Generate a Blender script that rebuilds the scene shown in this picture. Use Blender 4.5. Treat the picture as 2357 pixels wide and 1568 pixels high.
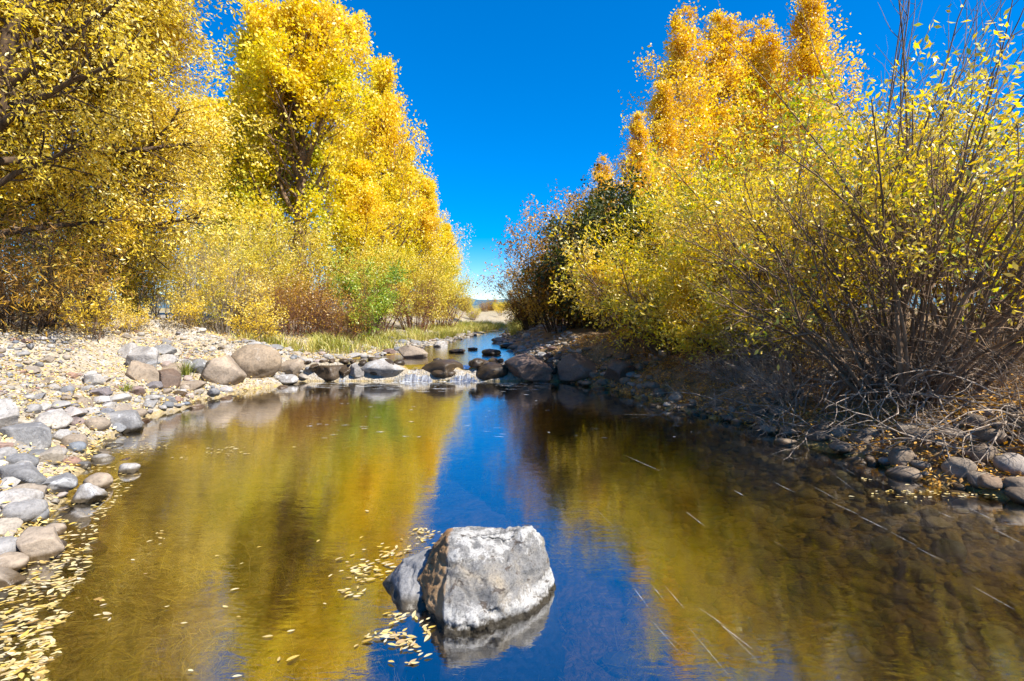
import bpy, bmesh, math
import numpy as np
from mathutils import Vector

for o in list(bpy.data.objects):
    bpy.data.objects.remove(o, do_unlink=True)
SC = bpy.context.scene
COL = SC.collection

# ------------------------------------------------------------------ camera
CAM_H = 1.5
FPX = 512.0                 # focal length in pixels of the 1024 wide frame
HZ = 308.0                  # image row of the horizon in the 1024 x 681 frame
cd = bpy.data.cameras.new('camera')
cd.lens = 18.0
cd.sensor_width = 36.0
cd.shift_y = (HZ - 340.5) / 1024.0
cd.clip_start = 0.05
cd.clip_end = 12000
cam = bpy.data.objects.new('camera', cd)
COL.objects.link(cam)
cam.location = (0, 0, CAM_H)
cam.rotation_euler = (math.radians(90), 0, 0)
SC.camera = cam

# ------------------------------------------------------------------ sky and sun
SUN_AZ = 121.0              # degrees clockwise from the viewing direction (+Y): from the right, a little behind
SUN_EL = 47.0
w = bpy.data.worlds.new('World')
SC.world = w
w.use_nodes = True
nt = w.node_tree
nt.nodes.clear()
wo = nt.nodes.new('ShaderNodeOutputWorld')
bg = nt.nodes.new('ShaderNodeBackground')
sky = nt.nodes.new('ShaderNodeTexSky')
sky.sky_type = 'NISHITA'
sky.sun_disc = False
sky.sun_elevation = math.radians(SUN_EL)
sky.sun_rotation = math.radians(SUN_AZ)
sky.altitude = 2200
sky.air_density = 1.0
sky.dust_density = 0.0
sky.ozone_density = 5.0
hs = nt.nodes.new('ShaderNodeHueSaturation')
hs.inputs['Saturation'].default_value = 1.85
hs.inputs['Hue'].default_value = 0.509
hs.inputs['Value'].default_value = 1.12
gm = nt.nodes.new('ShaderNodeGamma')
gm.inputs['Gamma'].default_value = 0.72
nt.links.new(sky.outputs[0], gm.inputs['Color'])
nt.links.new(gm.outputs[0], hs.inputs['Color'])
nt.links.new(hs.outputs[0], bg.inputs[0])
bg.inputs[1].default_value = 0.14
nt.links.new(bg.outputs[0], wo.inputs[0])

sl = bpy.data.lights.new('sun', 'SUN')
sl.energy = 4.6
sl.angle = math.radians(0.5)
sl.color = (1.0, 0.95, 0.87)
sun = bpy.data.objects.new('sun', sl)
COL.objects.link(sun)
_a, _e = math.radians(SUN_AZ), math.radians(SUN_EL)
SUN_DIR = Vector((math.sin(_a) * math.cos(_e), math.cos(_a) * math.cos(_e), math.sin(_e)))
sun.rotation_euler = SUN_DIR.to_track_quat('Z', 'Y').to_euler()
sun.location = (20, -5, 30)

SC.view_settings.view_transform = 'Standard'
SC.view_settings.look = 'None'
SC.view_settings.gamma = 1.0
SC.view_settings.exposure = 1.2
SC.view_settings.use_curve_mapping = False
SC.render.engine = 'CYCLES'
cy = SC.cycles
cy.max_bounces = 9
cy.diffuse_bounces = 6
cy.glossy_bounces = 3
cy.transmission_bounces = 4
cy.transparent_max_bounces = 10
cy.caustics_reflective = False
cy.caustics_refractive = False
cy.sample_clamp_indirect = 6.0
cy.use_denoising = True
cy.use_adaptive_sampling = True
cy.adaptive_threshold = 0.015

# ------------------------------------------------------------------ numeric helpers
S = 1024.0 / 2357.0         # measurements below were taken on a 2357 wide view of the photograph


def rgen(seed):
    return np.random.default_rng(seed)


def _hash(ix, iy, iz, seed):
    h = (ix.astype(np.int64) * 374761393 + iy.astype(np.int64) * 668265263 + iz.astype(np.int64) * 2147483647 + seed * 1274126177) & 0xFFFFFFFF
    h = ((h ^ (h >> 13)) * 1274126177) & 0xFFFFFFFF
    h = ((h ^ (h >> 16)) * 2246822519) & 0xFFFFFFFF
    return ((h ^ (h >> 15)) & 0xFFFFFF) / float(0xFFFFFF) * 2 - 1


def vnoise(p, seed=0):
    p = np.asarray(p, float)
    i = np.floor(p).astype(np.int64)
    f = p - i
    f = f * f * f * (f * (f * 6 - 15) + 10)
    out = 0
    for dx in (0, 1):
        wx = f[..., 0] if dx else 1 - f[..., 0]
        for dy in (0, 1):
            wy = f[..., 1] if dy else 1 - f[..., 1]
            for dz in (0, 1):
                wz = f[..., 2] if dz else 1 - f[..., 2]
                out = out + wx * wy * wz * _hash(i[..., 0] + dx, i[..., 1] + dy, i[..., 2] + dz, seed)
    return out


def fbm(p, octaves=4, seed=0, gain=0.5, lac=2.03):
    a, s, out = 1.0, 1.0, 0
    for k in range(octaves):
        out = out + a * vnoise(np.asarray(p) * s + 13.7 * k, seed + k)
        a *= gain
        s *= lac
    return out


def sstep(a, b, x):
    t = np.clip((x - a) / (b - a), 0, 1)
    return t * t * (3 - 2 * t)


def unit(v):
    return v / np.maximum(np.linalg.norm(v, axis=-1, keepdims=True), 1e-9)


# ------------------------------------------------------------------ object helpers
def mesh_from(name, verts, faces, smooth=False, attrs=None):
    """faces: (m,4) or (m,3) int array; attrs: name -> per-face floats"""
    verts = np.ascontiguousarray(verts, dtype=np.float32).reshape(-1, 3)
    faces = np.ascontiguousarray(faces, dtype=np.int32)
    m, k = faces.shape
    me = bpy.data.meshes.new(name)
    me.vertices.add(len(verts))
    me.vertices.foreach_set('co', verts.ravel())
    me.loops.add(m * k)
    me.loops.foreach_set('vertex_index', faces.ravel())
    me.polygons.add(m)
    me.polygons.foreach_set('loop_start', np.arange(0, m * k, k, dtype=np.int32))
    me.polygons.foreach_set('loop_total', np.full(m, k, dtype=np.int32))
    if smooth:
        me.polygons.foreach_set('use_smooth', np.ones(m, dtype=bool))
    if attrs:
        for an, av in attrs.items():
            at = me.attributes.new(an, 'FLOAT', 'FACE')
            at.data.foreach_set('value', np.ascontiguousarray(av, dtype=np.float32))
    me.update()
    me.validate()
    return me


def link(name, me, mat=None, parent=None, loc=None):
    o = bpy.data.objects.new(name, me)
    COL.objects.link(o)
    if mat is not None and me is not None and not me.materials:
        me.materials.append(mat)
    if parent is not None:
        o.parent = parent
    if loc is not None:
        o.location = loc
    return o


def tag(o, label=None, cat=None, group=None, kind=None):
    if label:
        o['label'] = label
    if cat:
        o['category'] = cat
    if group:
        o['group'] = group
    if kind:
        o['kind'] = kind
    return o


def merge(parts):
    """[(verts, faces)] -> one verts, faces"""
    vs, fs, n = [], [], 0
    for v, f in parts:
        v = np.asarray(v).reshape(-1, 3)
        vs.append(v)
        fs.append(np.asarray(f) + n)
        n += len(v)
    return np.concatenate(vs), np.concatenate(fs)


# ------------------------------------------------------------------ materials
class NT:
    def __init__(self, name):
        self.m = bpy.data.materials.new(name)
        self.m.use_nodes = True
        self.t = self.m.node_tree
        self.t.nodes.clear()
        self.out = self.t.nodes.new('ShaderNodeOutputMaterial')

    def n(self, typ, ins=None, **kw):
        nd = self.t.nodes.new('ShaderNode' + typ)
        for k, v in kw.items():
            setattr(nd, k, v)
        for k, v in (ins or {}).items():
            if hasattr(v, 'is_output'):
                self.t.links.new(v, nd.inputs[k])
            else:
                nd.inputs[k].default_value = v
        return nd

    def ramp(self, fac, stops, interp='LINEAR'):
        nd = self.t.nodes.new('ShaderNodeValToRGB')
        nd.color_ramp.interpolation = interp
        el = nd.color_ramp.elements
        while len(el) > 1:
            el.remove(el[0])
        el[0].position, el[0].color = stops[0][0], c4(stops[0][1])
        for p, c in stops[1:]:
            e = el.new(p)
            e.color = c4(c)
        self.t.links.new(fac, nd.inputs[0])
        return nd.outputs[0]

    def math(self, op, a, b=0.0, clamp=False):
        nd = self.n('Math', {0: a, 1: b}, operation=op, use_clamp=clamp)
        return nd.outputs[0]

    def mix(self, fac, a, b, mode='MIX'):
        nd = self.n('MixRGB', {0: fac, 1: a, 2: b}, blend_type=mode)
        return nd.outputs[0]

    def noise(self, vec, scale, detail=4, rough=0.55, dist=0.0):
        return self.n('TexNoise', {'Vector': vec, 'Scale': scale, 'Detail': detail, 'Roughness': rough, 'Distortion': dist})

    def bump(self, h, strength=0.5, dist=0.02):
        return self.n('Bump', {'Height': h, 'Strength': strength, 'Distance': dist}).outputs[0]

    def done(self, sh):
        self.t.links.new(sh, self.out.inputs[0])
        return self.m


def c4(c):
    return (c[0], c[1], c[2], 1.0) if len(c) == 3 else c


def leaf_mat(name, stops, trans=0.45, gloss=0.05, rough=0.45, tcol=1.15):
    t = NT(name)
    tone = t.n('Attribute', attribute_name='tone').outputs['Fac']
    col = t.ramp(tone, stops)
    d = t.n('BsdfDiffuse', {0: col}).outputs[0]
    tc = t.n('HueSaturation', {'Color': col, 'Saturation': tcol, 'Value': 1.1}).outputs[0]
    tr = t.n('BsdfTranslucent', {0: tc}).outputs[0]
    m1 = t.n('MixShader', {0: trans, 1: d, 2: tr}).outputs[0]
    g = t.n('BsdfGlossy', {0: (1, 1, 1, 1), 'Roughness': rough}).outputs[0]
    m2 = t.n('MixShader', {0: gloss, 1: m1, 2: g}).outputs[0]
    return t.done(m2)


def bark_mat(name, a, b, scale=9.0, bump=0.7):
    t = NT(name)
    co = t.n('TexCoord').outputs['Object']
    mp = t.n('Mapping', {'Vector': co, 'Scale': (1.0, 1.0, 0.22)}).outputs[0]
    nz = t.noise(mp, scale, 5, 0.65)
    col = t.ramp(nz.outputs['Fac'], [(0.32, a), (0.68, b)])
    bs = t.n('BsdfPrincipled', {'Base Color': col, 'Roughness': 0.9, 'Specular IOR Level': 0.2,
                                'Normal': t.bump(nz.outputs['Fac'], bump, 0.03)})
    return t.done(bs.outputs[0])


def rock_mat(name, stops, speck=0.5, white=None, wet=True, scale=7.0, lichen=None, bumpd=0.03, rough=0.85, wetz=0.03):
    """stops: tone ramp for single stones; darker wet band just above the water"""
    t = NT(name)
    co = t.n('TexCoord').outputs['Object']
    geo = t.n('NewGeometry')
    rnd = t.n('ObjectInfo').outputs['Random']
    tone = t.n('Attribute', attribute_name='tone').outputs['Fac']
    v = t.math('FRACT', t.math('ADD', rnd, tone))
    off = t.n('VectorMath', {0: geo.outputs['Position'], 1: t.n('CombineXYZ', {0: t.math('MULTIPLY', v, 37.0), 1: 3.1, 2: 1.7}).outputs[0]}).outputs[0]
    base = t.ramp(v, stops)
    big = t.noise(off, scale * 0.45, 5, 0.6, 0.4).outputs['Fac']
    fine = t.noise(off, scale * 6, 4, 0.7).outputs['Fac']
    c = t.mix(1.0, base, t.ramp(big, [(0.3, (0.62, 0.62, 0.64)), (0.55, (1, 1, 1)), (0.72, (1.25, 1.2, 1.12))]), 'MULTIPLY')
    c = t.mix(speck, c, t.ramp(fine, [(0.35, (0.45, 0.44, 0.42)), (0.5, (0.97, 0.97, 0.97)), (0.7, (1.35, 1.33, 1.3))]), 'MULTIPLY')
    if white:
        wn = t.noise(off, scale * 0.9, 6, 0.72, 0.8).outputs['Fac']
        c = t.mix(t.ramp(wn, [(white[0], (0, 0, 0)), (white[0] + 0.09, (1, 1, 1))]), c, white[1])
    if lichen:
        ln = t.noise(off, scale * 1.7, 5, 0.7, 1.2).outputs['Fac']
        c = t.mix(t.ramp(ln, [(lichen[0], (0, 0, 0)), (lichen[0] + 0.07, (0.85, 0.85, 0.85))]), c, lichen[1])
    ro = rough
    if wet:
        z = t.n('SeparateXYZ', {0: geo.outputs['Position']}).outputs[2]
        zz = t.math('ADD', z, t.math('MULTIPLY', t.math('SUBTRACT', big, 0.5), 0.06))
        wf = t.n('MapRange', {'Value': zz, 'From Min': wetz, 'From Max': wetz + 0.025, 'To Min': 1.0, 'To Max': 0.0}).outputs[0]
        c = t.mix(wf, c, t.mix(1.0, c, (0.3, 0.25, 0.17, 1), 'MULTIPLY'))
        ro = t.n('MapRange', {'Value': wf, 'To Min': rough, 'To Max': 0.3}).outputs[0]
    h = t.math('ADD', t.math('MULTIPLY', fine, 0.35), big)
    bs = t.n('BsdfPrincipled', {'Base Color': c, 'Roughness': ro, 'Specular IOR Level': 0.3,
                                'Normal': t.bump(h, 0.6, bumpd)})
    return t.done(bs.outputs[0])


YELLOW = [(0.0, (0.52, 0.36, 0.03)), (0.12, (0.74, 0.51, 0.02)), (0.45, (0.89, 0.66, 0.04)), (0.75, (0.91, 0.70, 0.09)), (1.0, (0.90, 0.78, 0.34))]
M = {}
M['leaf_gold'] = leaf_mat('leaf_gold', YELLOW, 0.45, 0.05)
M['leaf_cotton'] = leaf_mat('leaf_cotton', [(0.0, (0.50, 0.56, 0.03)), (0.3, (0.74, 0.66, 0.025)), (0.55, (0.88, 0.70, 0.03)), (0.85, (0.90, 0.67, 0.03)), (1.0, (0.88, 0.72, 0.16))], 0.5, 0.04)
M['leaf_poplar'] = leaf_mat('leaf_poplar', [(0.0, (0.66, 0.64, 0.03)), (0.4, (0.87, 0.70, 0.03)), (0.75, (0.90, 0.67, 0.03)), (1.0, (0.88, 0.62, 0.05))], 0.5, 0.04)
M['leaf_aspen'] = leaf_mat('leaf_aspen', [(0.0, (0.64, 0.38, 0.015)), (0.35, (0.80, 0.52, 0.015)), (0.7, (0.88, 0.62, 0.025)), (1.0, (0.90, 0.73, 0.16))], 0.54, 0.05)
M['leaf_willow'] = leaf_mat('leaf_willow', [(0.0, (0.34, 0.38, 0.02)), (0.2, (0.62, 0.56, 0.03)), (0.5, (0.86, 0.68, 0.04)), (0.8, (0.88, 0.59, 0.03)), (1.0, (0.90, 0.80, 0.32))], 0.54, 0.05)
M['leaf_willow_near'] = leaf_mat('leaf_willow_near', [(0.0, (0.28, 0.36, 0.02)), (0.12, (0.60, 0.56, 0.03)), (0.35, (0.84, 0.65, 0.03)), (0.75, (0.88, 0.56, 0.02)), (1.0, (0.88, 0.72, 0.12))], 0.54, 0.06)
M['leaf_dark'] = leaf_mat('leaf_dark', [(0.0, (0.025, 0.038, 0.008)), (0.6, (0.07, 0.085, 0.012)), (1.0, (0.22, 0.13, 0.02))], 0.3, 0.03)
M['leaf_brown'] = leaf_mat('leaf_brown', [(0.0, (0.07, 0.035, 0.012)), (0.5, (0.24, 0.12, 0.018)), (0.8, (0.46, 0.26, 0.02)), (1.0, (0.62, 0.46, 0.08))], 0.3, 0.02)
M['leaf_rust'] = leaf_mat('leaf_rust', [(0.0, (0.18, 0.08, 0.01)), (0.5, (0.50, 0.26, 0.012)), (1.0, (0.76, 0.46, 0.02))], 0.42, 0.05)
M['leaf_green'] = leaf_mat('leaf_green', [(0.0, (0.18, 0.30, 0.03)), (0.5, (0.36, 0.48, 0.05)), (1.0, (0.66, 0.60, 0.08))], 0.45, 0.04)
M['leaf_pale'] = leaf_mat('leaf_pale', [(0.0, (0.44, 0.44, 0.05)), (0.35, (0.72, 0.60, 0.06)), (0.75, (0.82, 0.60, 0.05)), (1.0, (0.76, 0.66, 0.28))], 0.45, 0.04)
M['leaf_straw'] = leaf_mat('leaf_straw', [(0.0, (0.30, 0.17, 0.03)), (0.3, (0.62, 0.40, 0.09)), (0.65, (0.80, 0.62, 0.22)), (1.0, (0.86, 0.76, 0.48))], 0.2, 0.05)
M['leaf_orange'] = leaf_mat('leaf_orange', [(0.0, (0.20, 0.09, 0.02)), (0.4, (0.50, 0.25, 0.04)), (0.75, (0.74, 0.38, 0.04)), (1.0, (0.78, 0.58, 0.24))], 0.2, 0.05)
M['grass'] = leaf_mat('grass_blade', [(0.0, (0.16, 0.22, 0.03)), (0.4, (0.36, 0.36, 0.06)), (0.75, (0.55, 0.46, 0.13)), (1.0, (0.68, 0.56, 0.24))], 0.35, 0.03)
M['weed'] = leaf_mat('weed_strand', [(0.0, (0.16, 0.13, 0.02)), (0.4, (0.50, 0.36, 0.06)), (0.75, (0.70, 0.54, 0.13)), (1.0, (0.76, 0.64, 0.26))], 0.35, 0.0)
M['bark_dark'] = bark_mat('bark_dark', (0.035, 0.022, 0.014), (0.13, 0.085, 0.05))
M['bark_brown'] = bark_mat('bark_brown', (0.09, 0.058, 0.036), (0.30, 0.20, 0.125))
M['bark_grey'] = bark_mat('bark_grey', (0.16, 0.13, 0.10), (0.44, 0.38, 0.31))
M['bark_pale'] = bark_mat('bark_pale', (0.28, 0.24, 0.17), (0.58, 0.53, 0.42))
M['twig_red'] = bark_mat('twig_red', (0.10, 0.045, 0.025), (0.28, 0.14, 0.08))
M['dead_wood'] = bark_mat('dead_wood', (0.18, 0.13, 0.09), (0.46, 0.37, 0.28), 14.0)

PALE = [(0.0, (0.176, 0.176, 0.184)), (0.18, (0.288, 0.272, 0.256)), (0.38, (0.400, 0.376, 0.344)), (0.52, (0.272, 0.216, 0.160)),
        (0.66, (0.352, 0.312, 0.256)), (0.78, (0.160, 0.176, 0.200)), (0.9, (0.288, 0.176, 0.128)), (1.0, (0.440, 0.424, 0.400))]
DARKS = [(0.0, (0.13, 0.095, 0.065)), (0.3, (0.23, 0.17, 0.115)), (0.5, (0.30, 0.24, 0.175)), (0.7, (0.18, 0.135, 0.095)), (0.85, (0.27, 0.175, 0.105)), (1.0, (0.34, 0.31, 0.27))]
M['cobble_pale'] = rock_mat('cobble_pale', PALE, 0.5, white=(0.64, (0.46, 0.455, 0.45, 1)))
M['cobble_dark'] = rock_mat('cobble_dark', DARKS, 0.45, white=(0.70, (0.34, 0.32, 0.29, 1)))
M['rock_pale'] = rock_mat('rock_pale', [(0, (0.30, 0.275, 0.25)), (1, (0.38, 0.35, 0.315))], 0.6, white=(0.54, (0.48, 0.475, 0.47, 1)), lichen=(0.66, (0.16, 0.13, 0.10, 1)), scale=6)
M['rock_tan'] = rock_mat('rock_tan', [(0, (0.27, 0.205, 0.14)), (1, (0.34, 0.27, 0.20))], 0.55, white=(0.62, (0.42, 0.38, 0.33, 1)), lichen=(0.68, (0.15, 0.11, 0.07, 1)), scale=4)
M['rock_grey'] = rock_mat('rock_grey', [(0, (0.19, 0.187, 0.185)), (1, (0.26, 0.25, 0.24))], 0.5, white=(0.57, (0.46, 0.455, 0.45, 1)), lichen=(0.7, (0.08, 0.07, 0.06, 1)), scale=6)
M['rock_brown'] = rock_mat('rock_brown', [(0, (0.15, 0.10, 0.07)), (1, (0.22, 0.15, 0.11))], 0.5, white=(0.7, (0.3, 0.25, 0.2, 1)), scale=5, rough=0.6)
M['rock_wet'] = rock_mat('rock_wet', [(0, (0.045, 0.032, 0.02)), (1, (0.09, 0.06, 0.035))], 0.5, lichen=(0.64, (0.40, 0.22, 0.06, 1)), scale=9, rough=0.35)
M['rock_bed'] = rock_mat('rock_bed', [(0, (0.15, 0.12, 0.04)), (0.3, (0.34, 0.25, 0.08)), (0.55, (0.12, 0.12, 0.06)), (0.8, (0.42, 0.31, 0.11)), (1, (0.20, 0.19, 0.11))], 0.5, wet=False, rough=0.8)


def boulder_mat():
    t = NT('boulder_stone')
    geo = t.n('NewGeometry')
    pos = geo.outputs['Position']
    big = t.noise(pos, 5.0, 6, 0.62, 0.5).outputs['Fac']
    mid = t.noise(pos, 18.0, 9, 0.74, 0.15).outputs['Fac']
    fine = t.noise(pos, 90.0, 5, 0.8).outputs['Fac']
    sx = t.n('SeparateXYZ', {0: pos})
    z = t.math('ADD', sx.outputs[2], t.math('MULTIPLY', t.math('SUBTRACT', mid, 0.5), 0.09))
    c = t.ramp(big, [(0.3, (0.11, 0.107, 0.104)), (0.5, (0.205, 0.195, 0.18)), (0.68, (0.31, 0.26, 0.19))])
    # white mineral crust: a broad band above the water and along the crest
    band = t.n('MapRange', {'Value': z, 'From Min': 0.14, 'From Max': 0.07, 'To Min': 0.0, 'To Max': 1.0}).outputs[0]
    crest = t.n('MapRange', {'Value': z, 'From Min': 0.19, 'From Max': 0.30, 'To Min': 0.0, 'To Max': 0.85}).outputs[0]
    crust = t.math('MAXIMUM', band, crest)
    wn = t.math('ADD', t.math('MULTIPLY', crust, 0.26), mid)
    c = t.mix(t.ramp(wn, [(0.62, (0, 0, 0)), (0.74, (1, 1, 1))]), c, (0.45, 0.43, 0.395, 1))
    # dark weathered pits
    c = t.mix(t.ramp(t.noise(t.n('Mapping', {'Vector': pos, 'Scale': (1.0, 1.0, 1.7)}).outputs[0], 13.0, 7, 0.66, 0.3).outputs['Fac'], [(0.58, (0, 0, 0)), (0.63, (0.95, 0.95, 0.95))]), c, (0.09, 0.07, 0.055, 1))
    c = t.mix(0.6, c, t.ramp(fine, [(0.36, (0.2, 0.2, 0.2)), (0.5, (0.95, 0.95, 0.95)), (0.66, (1.3, 1.3, 1.3))]), 'MULTIPLY')
    # warm bounce light painted as brown on the broken side of the stone
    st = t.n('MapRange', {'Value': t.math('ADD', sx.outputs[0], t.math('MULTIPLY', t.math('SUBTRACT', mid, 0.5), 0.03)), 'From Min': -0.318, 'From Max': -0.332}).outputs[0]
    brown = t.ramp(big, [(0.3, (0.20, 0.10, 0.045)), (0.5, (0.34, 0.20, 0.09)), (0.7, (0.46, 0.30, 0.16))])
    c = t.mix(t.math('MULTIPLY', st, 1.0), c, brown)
    wf = t.n('MapRange', {'Value': z, 'From Min': 0.022, 'From Max': 0.04, 'To Min': 1.0, 'To Max': 0.0}).outputs[0]
    c = t.mix(wf, c, (0.045, 0.035, 0.02, 1))
    ro = t.n('MapRange', {'Value': wf, 'To Min': 0.88, 'To Max': 0.25}).outputs[0]
    h = t.math('ADD', t.math('MULTIPLY', fine, 0.4), mid)
    bs = t.n('BsdfPrincipled', {'Base Color': c, 'Roughness': ro, 'Specular IOR Level': 0.3, 'Normal': t.bump(h, 0.9, 0.018)})
    return t.done(bs.outputs[0])


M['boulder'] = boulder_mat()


def ground_mat():
    t = NT('ground_soil')
    geo = t.n('NewGeometry')
    pos = geo.outputs['Position']
    sx = t.n('SeparateXYZ', {0: pos})
    big = t.noise(pos, 0.5, 4, 0.6).outputs['Fac']
    mid = t.noise(pos, 5.0, 6, 0.7, 0.5).outputs['Fac']
    vor = t.n('TexVoronoi', {'Vector': pos, 'Scale': 26.0, 'Randomness': 1.0})
    vcol = t.n('SeparateColor', {0: vor.outputs['Color']}).outputs[0]
    peb = t.ramp(vcol, [(0.0, (0.22, 0.19, 0.15)), (0.35, (0.36, 0.32, 0.27)), (0.6, (0.46, 0.42, 0.36)), (0.8, (0.30, 0.29, 0.28)), (1.0, (0.54, 0.51, 0.46))])
    soil = t.ramp(mid, [(0.3, (0.17, 0.13, 0.085)), (0.55, (0.34, 0.28, 0.19)), (0.75, (0.46, 0.40, 0.31))])
    pale = t.mix(t.ramp(mid, [(0.42, (0, 0, 0)), (0.58, (1, 1, 1))]), peb, soil)
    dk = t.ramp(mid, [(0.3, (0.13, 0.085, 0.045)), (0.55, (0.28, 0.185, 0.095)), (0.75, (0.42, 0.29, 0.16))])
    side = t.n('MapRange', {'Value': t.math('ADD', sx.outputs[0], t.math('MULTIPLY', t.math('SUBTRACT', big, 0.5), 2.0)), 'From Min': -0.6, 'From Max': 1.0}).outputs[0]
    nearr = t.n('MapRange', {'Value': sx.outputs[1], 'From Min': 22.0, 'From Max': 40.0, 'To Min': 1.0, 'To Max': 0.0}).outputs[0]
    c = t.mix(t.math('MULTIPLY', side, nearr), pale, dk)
    far = t.n('MapRange', {'Value': t.n('VectorMath', {0: pos}, operation='LENGTH').outputs['Value'], 'From Min': 24.0, 'From Max': 60.0}).outputs[0]
    fcol = t.ramp(t.noise(pos, 0.08, 5, 0.6).outputs['Fac'], [(0.35, (0.22, 0.17, 0.08)), (0.5, (0.36, 0.28, 0.13)), (0.65, (0.42, 0.28, 0.08))])
    c = t.mix(far, c, fcol)
    # stream bed below the water line: silt and algae
    bed = t.ramp(t.noise(pos, 3.0, 8, 0.72, 1.6).outputs['Fac'], [(0.34, (0.06, 0.04, 0.012)), (0.5, (0.28, 0.19, 0.045)), (0.66, (0.50, 0.36, 0.10))])
    a = t.n('Attribute', attribute_name='wetness').outputs['Fac']
    c = t.mix(a, c, bed)
    h = t.math('ADD', t.math('MULTIPLY', vor.outputs['Distance'], -0.8), mid)
    bs = t.n('BsdfPrincipled', {'Base Color': c, 'Roughness': 0.95, 'Specular IOR Level': 0.15, 'Normal': t.bump(h, 0.8, 0.03)})
    return t.done(bs.outputs[0])


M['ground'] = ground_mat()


def water_mat(name, rough, bumps, f0=0.38, tint=(0.97, 0.96, 0.92, 1), absorb=None):
    t = NT(name)
    pos = t.n('NewGeometry').outputs['Position']
    hsum = None
    for sc3, scale, amp, det in bumps:
        mp = t.n('Mapping', {'Vector': pos, 'Scale': sc3}).outputs[0]
        v = t.math('MULTIPLY', t.noise(mp, scale, det, 0.55, 0.6).outputs['Fac'], amp)
        hsum = v if hsum is None else t.math('ADD', hsum, v)
    nb = t.bump(hsum, 1.0, 0.01)
    geo = t.n('NewGeometry')
    cosi = t.math('ABSOLUTE', t.n('VectorMath', {0: geo.outputs['Incoming'], 1: nb}, operation='DOT_PRODUCT').outputs['Value'])
    fr = t.math('MULTIPLY_ADD', t.math('POWER', t.math('SUBTRACT', 1.0, cosi, True), 3.1), 1.0 - f0)
    fr.node.inputs[2].default_value = f0
    g = t.n('BsdfGlossy', {0: (1, 1, 1, 1), 'Roughness': rough, 'Normal': nb}).outputs[0]
    tr = t.n('BsdfTransparent', {0: tint}).outputs[0]
    m_ = t.done(t.n('MixShader', {0: fr, 1: tr, 2: g}).outputs[0])
    if absorb:
        va = t.n('VolumeAbsorption', {'Color': absorb[0], 'Density': absorb[1]})
        t.t.links.new(va.outputs[0], t.out.inputs['Volume'])
    return m_


M['water'] = water_mat('pool_water', 0.055, [((1.0, 2.2, 1.0), 3.0, 0.16, 3), ((0.8, 2.6, 1.0), 14.0, 0.06, 3)], absorb=((0.68, 0.64, 0.50, 1), 4.0))
M['water_up'] = water_mat('stream_water', 0.06, [((1.2, 2.0, 1.0), 3.0, 0.7, 3), ((1.0, 2.2, 1.0), 10.0, 0.3, 3)], tint=(0.7, 0.62, 0.42, 1))


def fall_mat():
    t = NT('falling_water')
    pos = t.n('NewGeometry').outputs['Position']
    mp = t.n('Mapping', {'Vector': pos, 'Scale': (5.0, 0.5, 0.35)}).outputs[0]
    nz = t.noise(mp, 4.0, 5, 0.65).outputs['Fac']
    f = t.ramp(nz, [(0.42, (0.02, 0.02, 0.02)), (0.72, (0.45, 0.45, 0.45))])
    d = t.n('BsdfDiffuse', {0: (0.86, 0.9, 0.94, 1)}).outputs[0]
    g = t.n('BsdfGlossy', {0: (1, 1, 1, 1), 'Roughness': 0.12}).outputs[0]
    tr = t.n('BsdfTransparent', {0: (0.9, 0.85, 0.68, 1)}).outputs[0]
    wt = t.n('MixShader', {0: 0.36, 1: tr, 2: g}).outputs[0]
    return t.done(t.n('MixShader', {0: f, 1: wt, 2: d}).outputs[0])


def foam_mat():
    t = NT('water_foam')
    tone = t.n('Attribute', attribute_name='tone').outputs['Fac']
    pos = t.n('NewGeometry').outputs['Position']
    nz = t.noise(pos, 30.0, 4, 0.7).outputs['Fac']
    f = t.math('MULTIPLY', tone, t.ramp(nz, [(0.35, (0.3, 0.3, 0.3)), (0.6, (1, 1, 1))]))
    d = t.n('BsdfDiffuse', {0: (0.88, 0.9, 0.92, 1)}).outputs[0]
    tr = t.n('BsdfTransparent', {0: (1, 1, 1, 1)}).outputs[0]
    return t.done(t.n('MixShader', {0: f, 1: tr, 2: d}).outputs[0])


M['fall'] = fall_mat()
M['foam'] = foam_mat()


def hill_mat():
    t = NT('hill_forest')
    pos = t.n('NewGeometry').outputs['Position']
    nz = t.noise(t.n('Mapping', {'Vector': pos, 'Scale': (1, 1, 3)}).outputs[0], 0.02, 5, 0.7).outputs['Fac']
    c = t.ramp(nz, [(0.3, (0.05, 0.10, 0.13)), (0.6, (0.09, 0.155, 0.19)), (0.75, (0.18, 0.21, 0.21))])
    return t.done(t.n('BsdfDiffuse', {0: c}).outputs[0])


M['hill'] = hill_mat()


def float_leaf_mat(name, stops):
    t = NT(name)
    rnd = t.n('ObjectInfo').outputs['Random']
    tone = t.n('Attribute', attribute_name='tone').outputs['Fac']
    col = t.ramp(t.math('FRACT', t.math('ADD', rnd, tone)), stops)
    pos = t.n('TexCoord').outputs['Object']
    nz = t.noise(pos, 60.0, 4, 0.6).outputs['Fac']
    col = t.mix(0.5, col, t.ramp(nz, [(0.3, (0.7, 0.6, 0.45)), (0.55, (1, 1, 1))]), 'MULTIPLY')
    d = t.n('BsdfDiffuse', {0: col}).outputs[0]
    tr = t.n('BsdfTranslucent', {0: col}).outputs[0]
    m1 = t.n('MixShader', {0: 0.15, 1: d, 2: tr}).outputs[0]
    g = t.n('BsdfGlossy', {0: (1, 1, 1, 1), 'Roughness': 0.35}).outputs[0]
    return t.done(t.n('MixShader', {0: 0.07, 1: m1, 2: g}).outputs[0])


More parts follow.
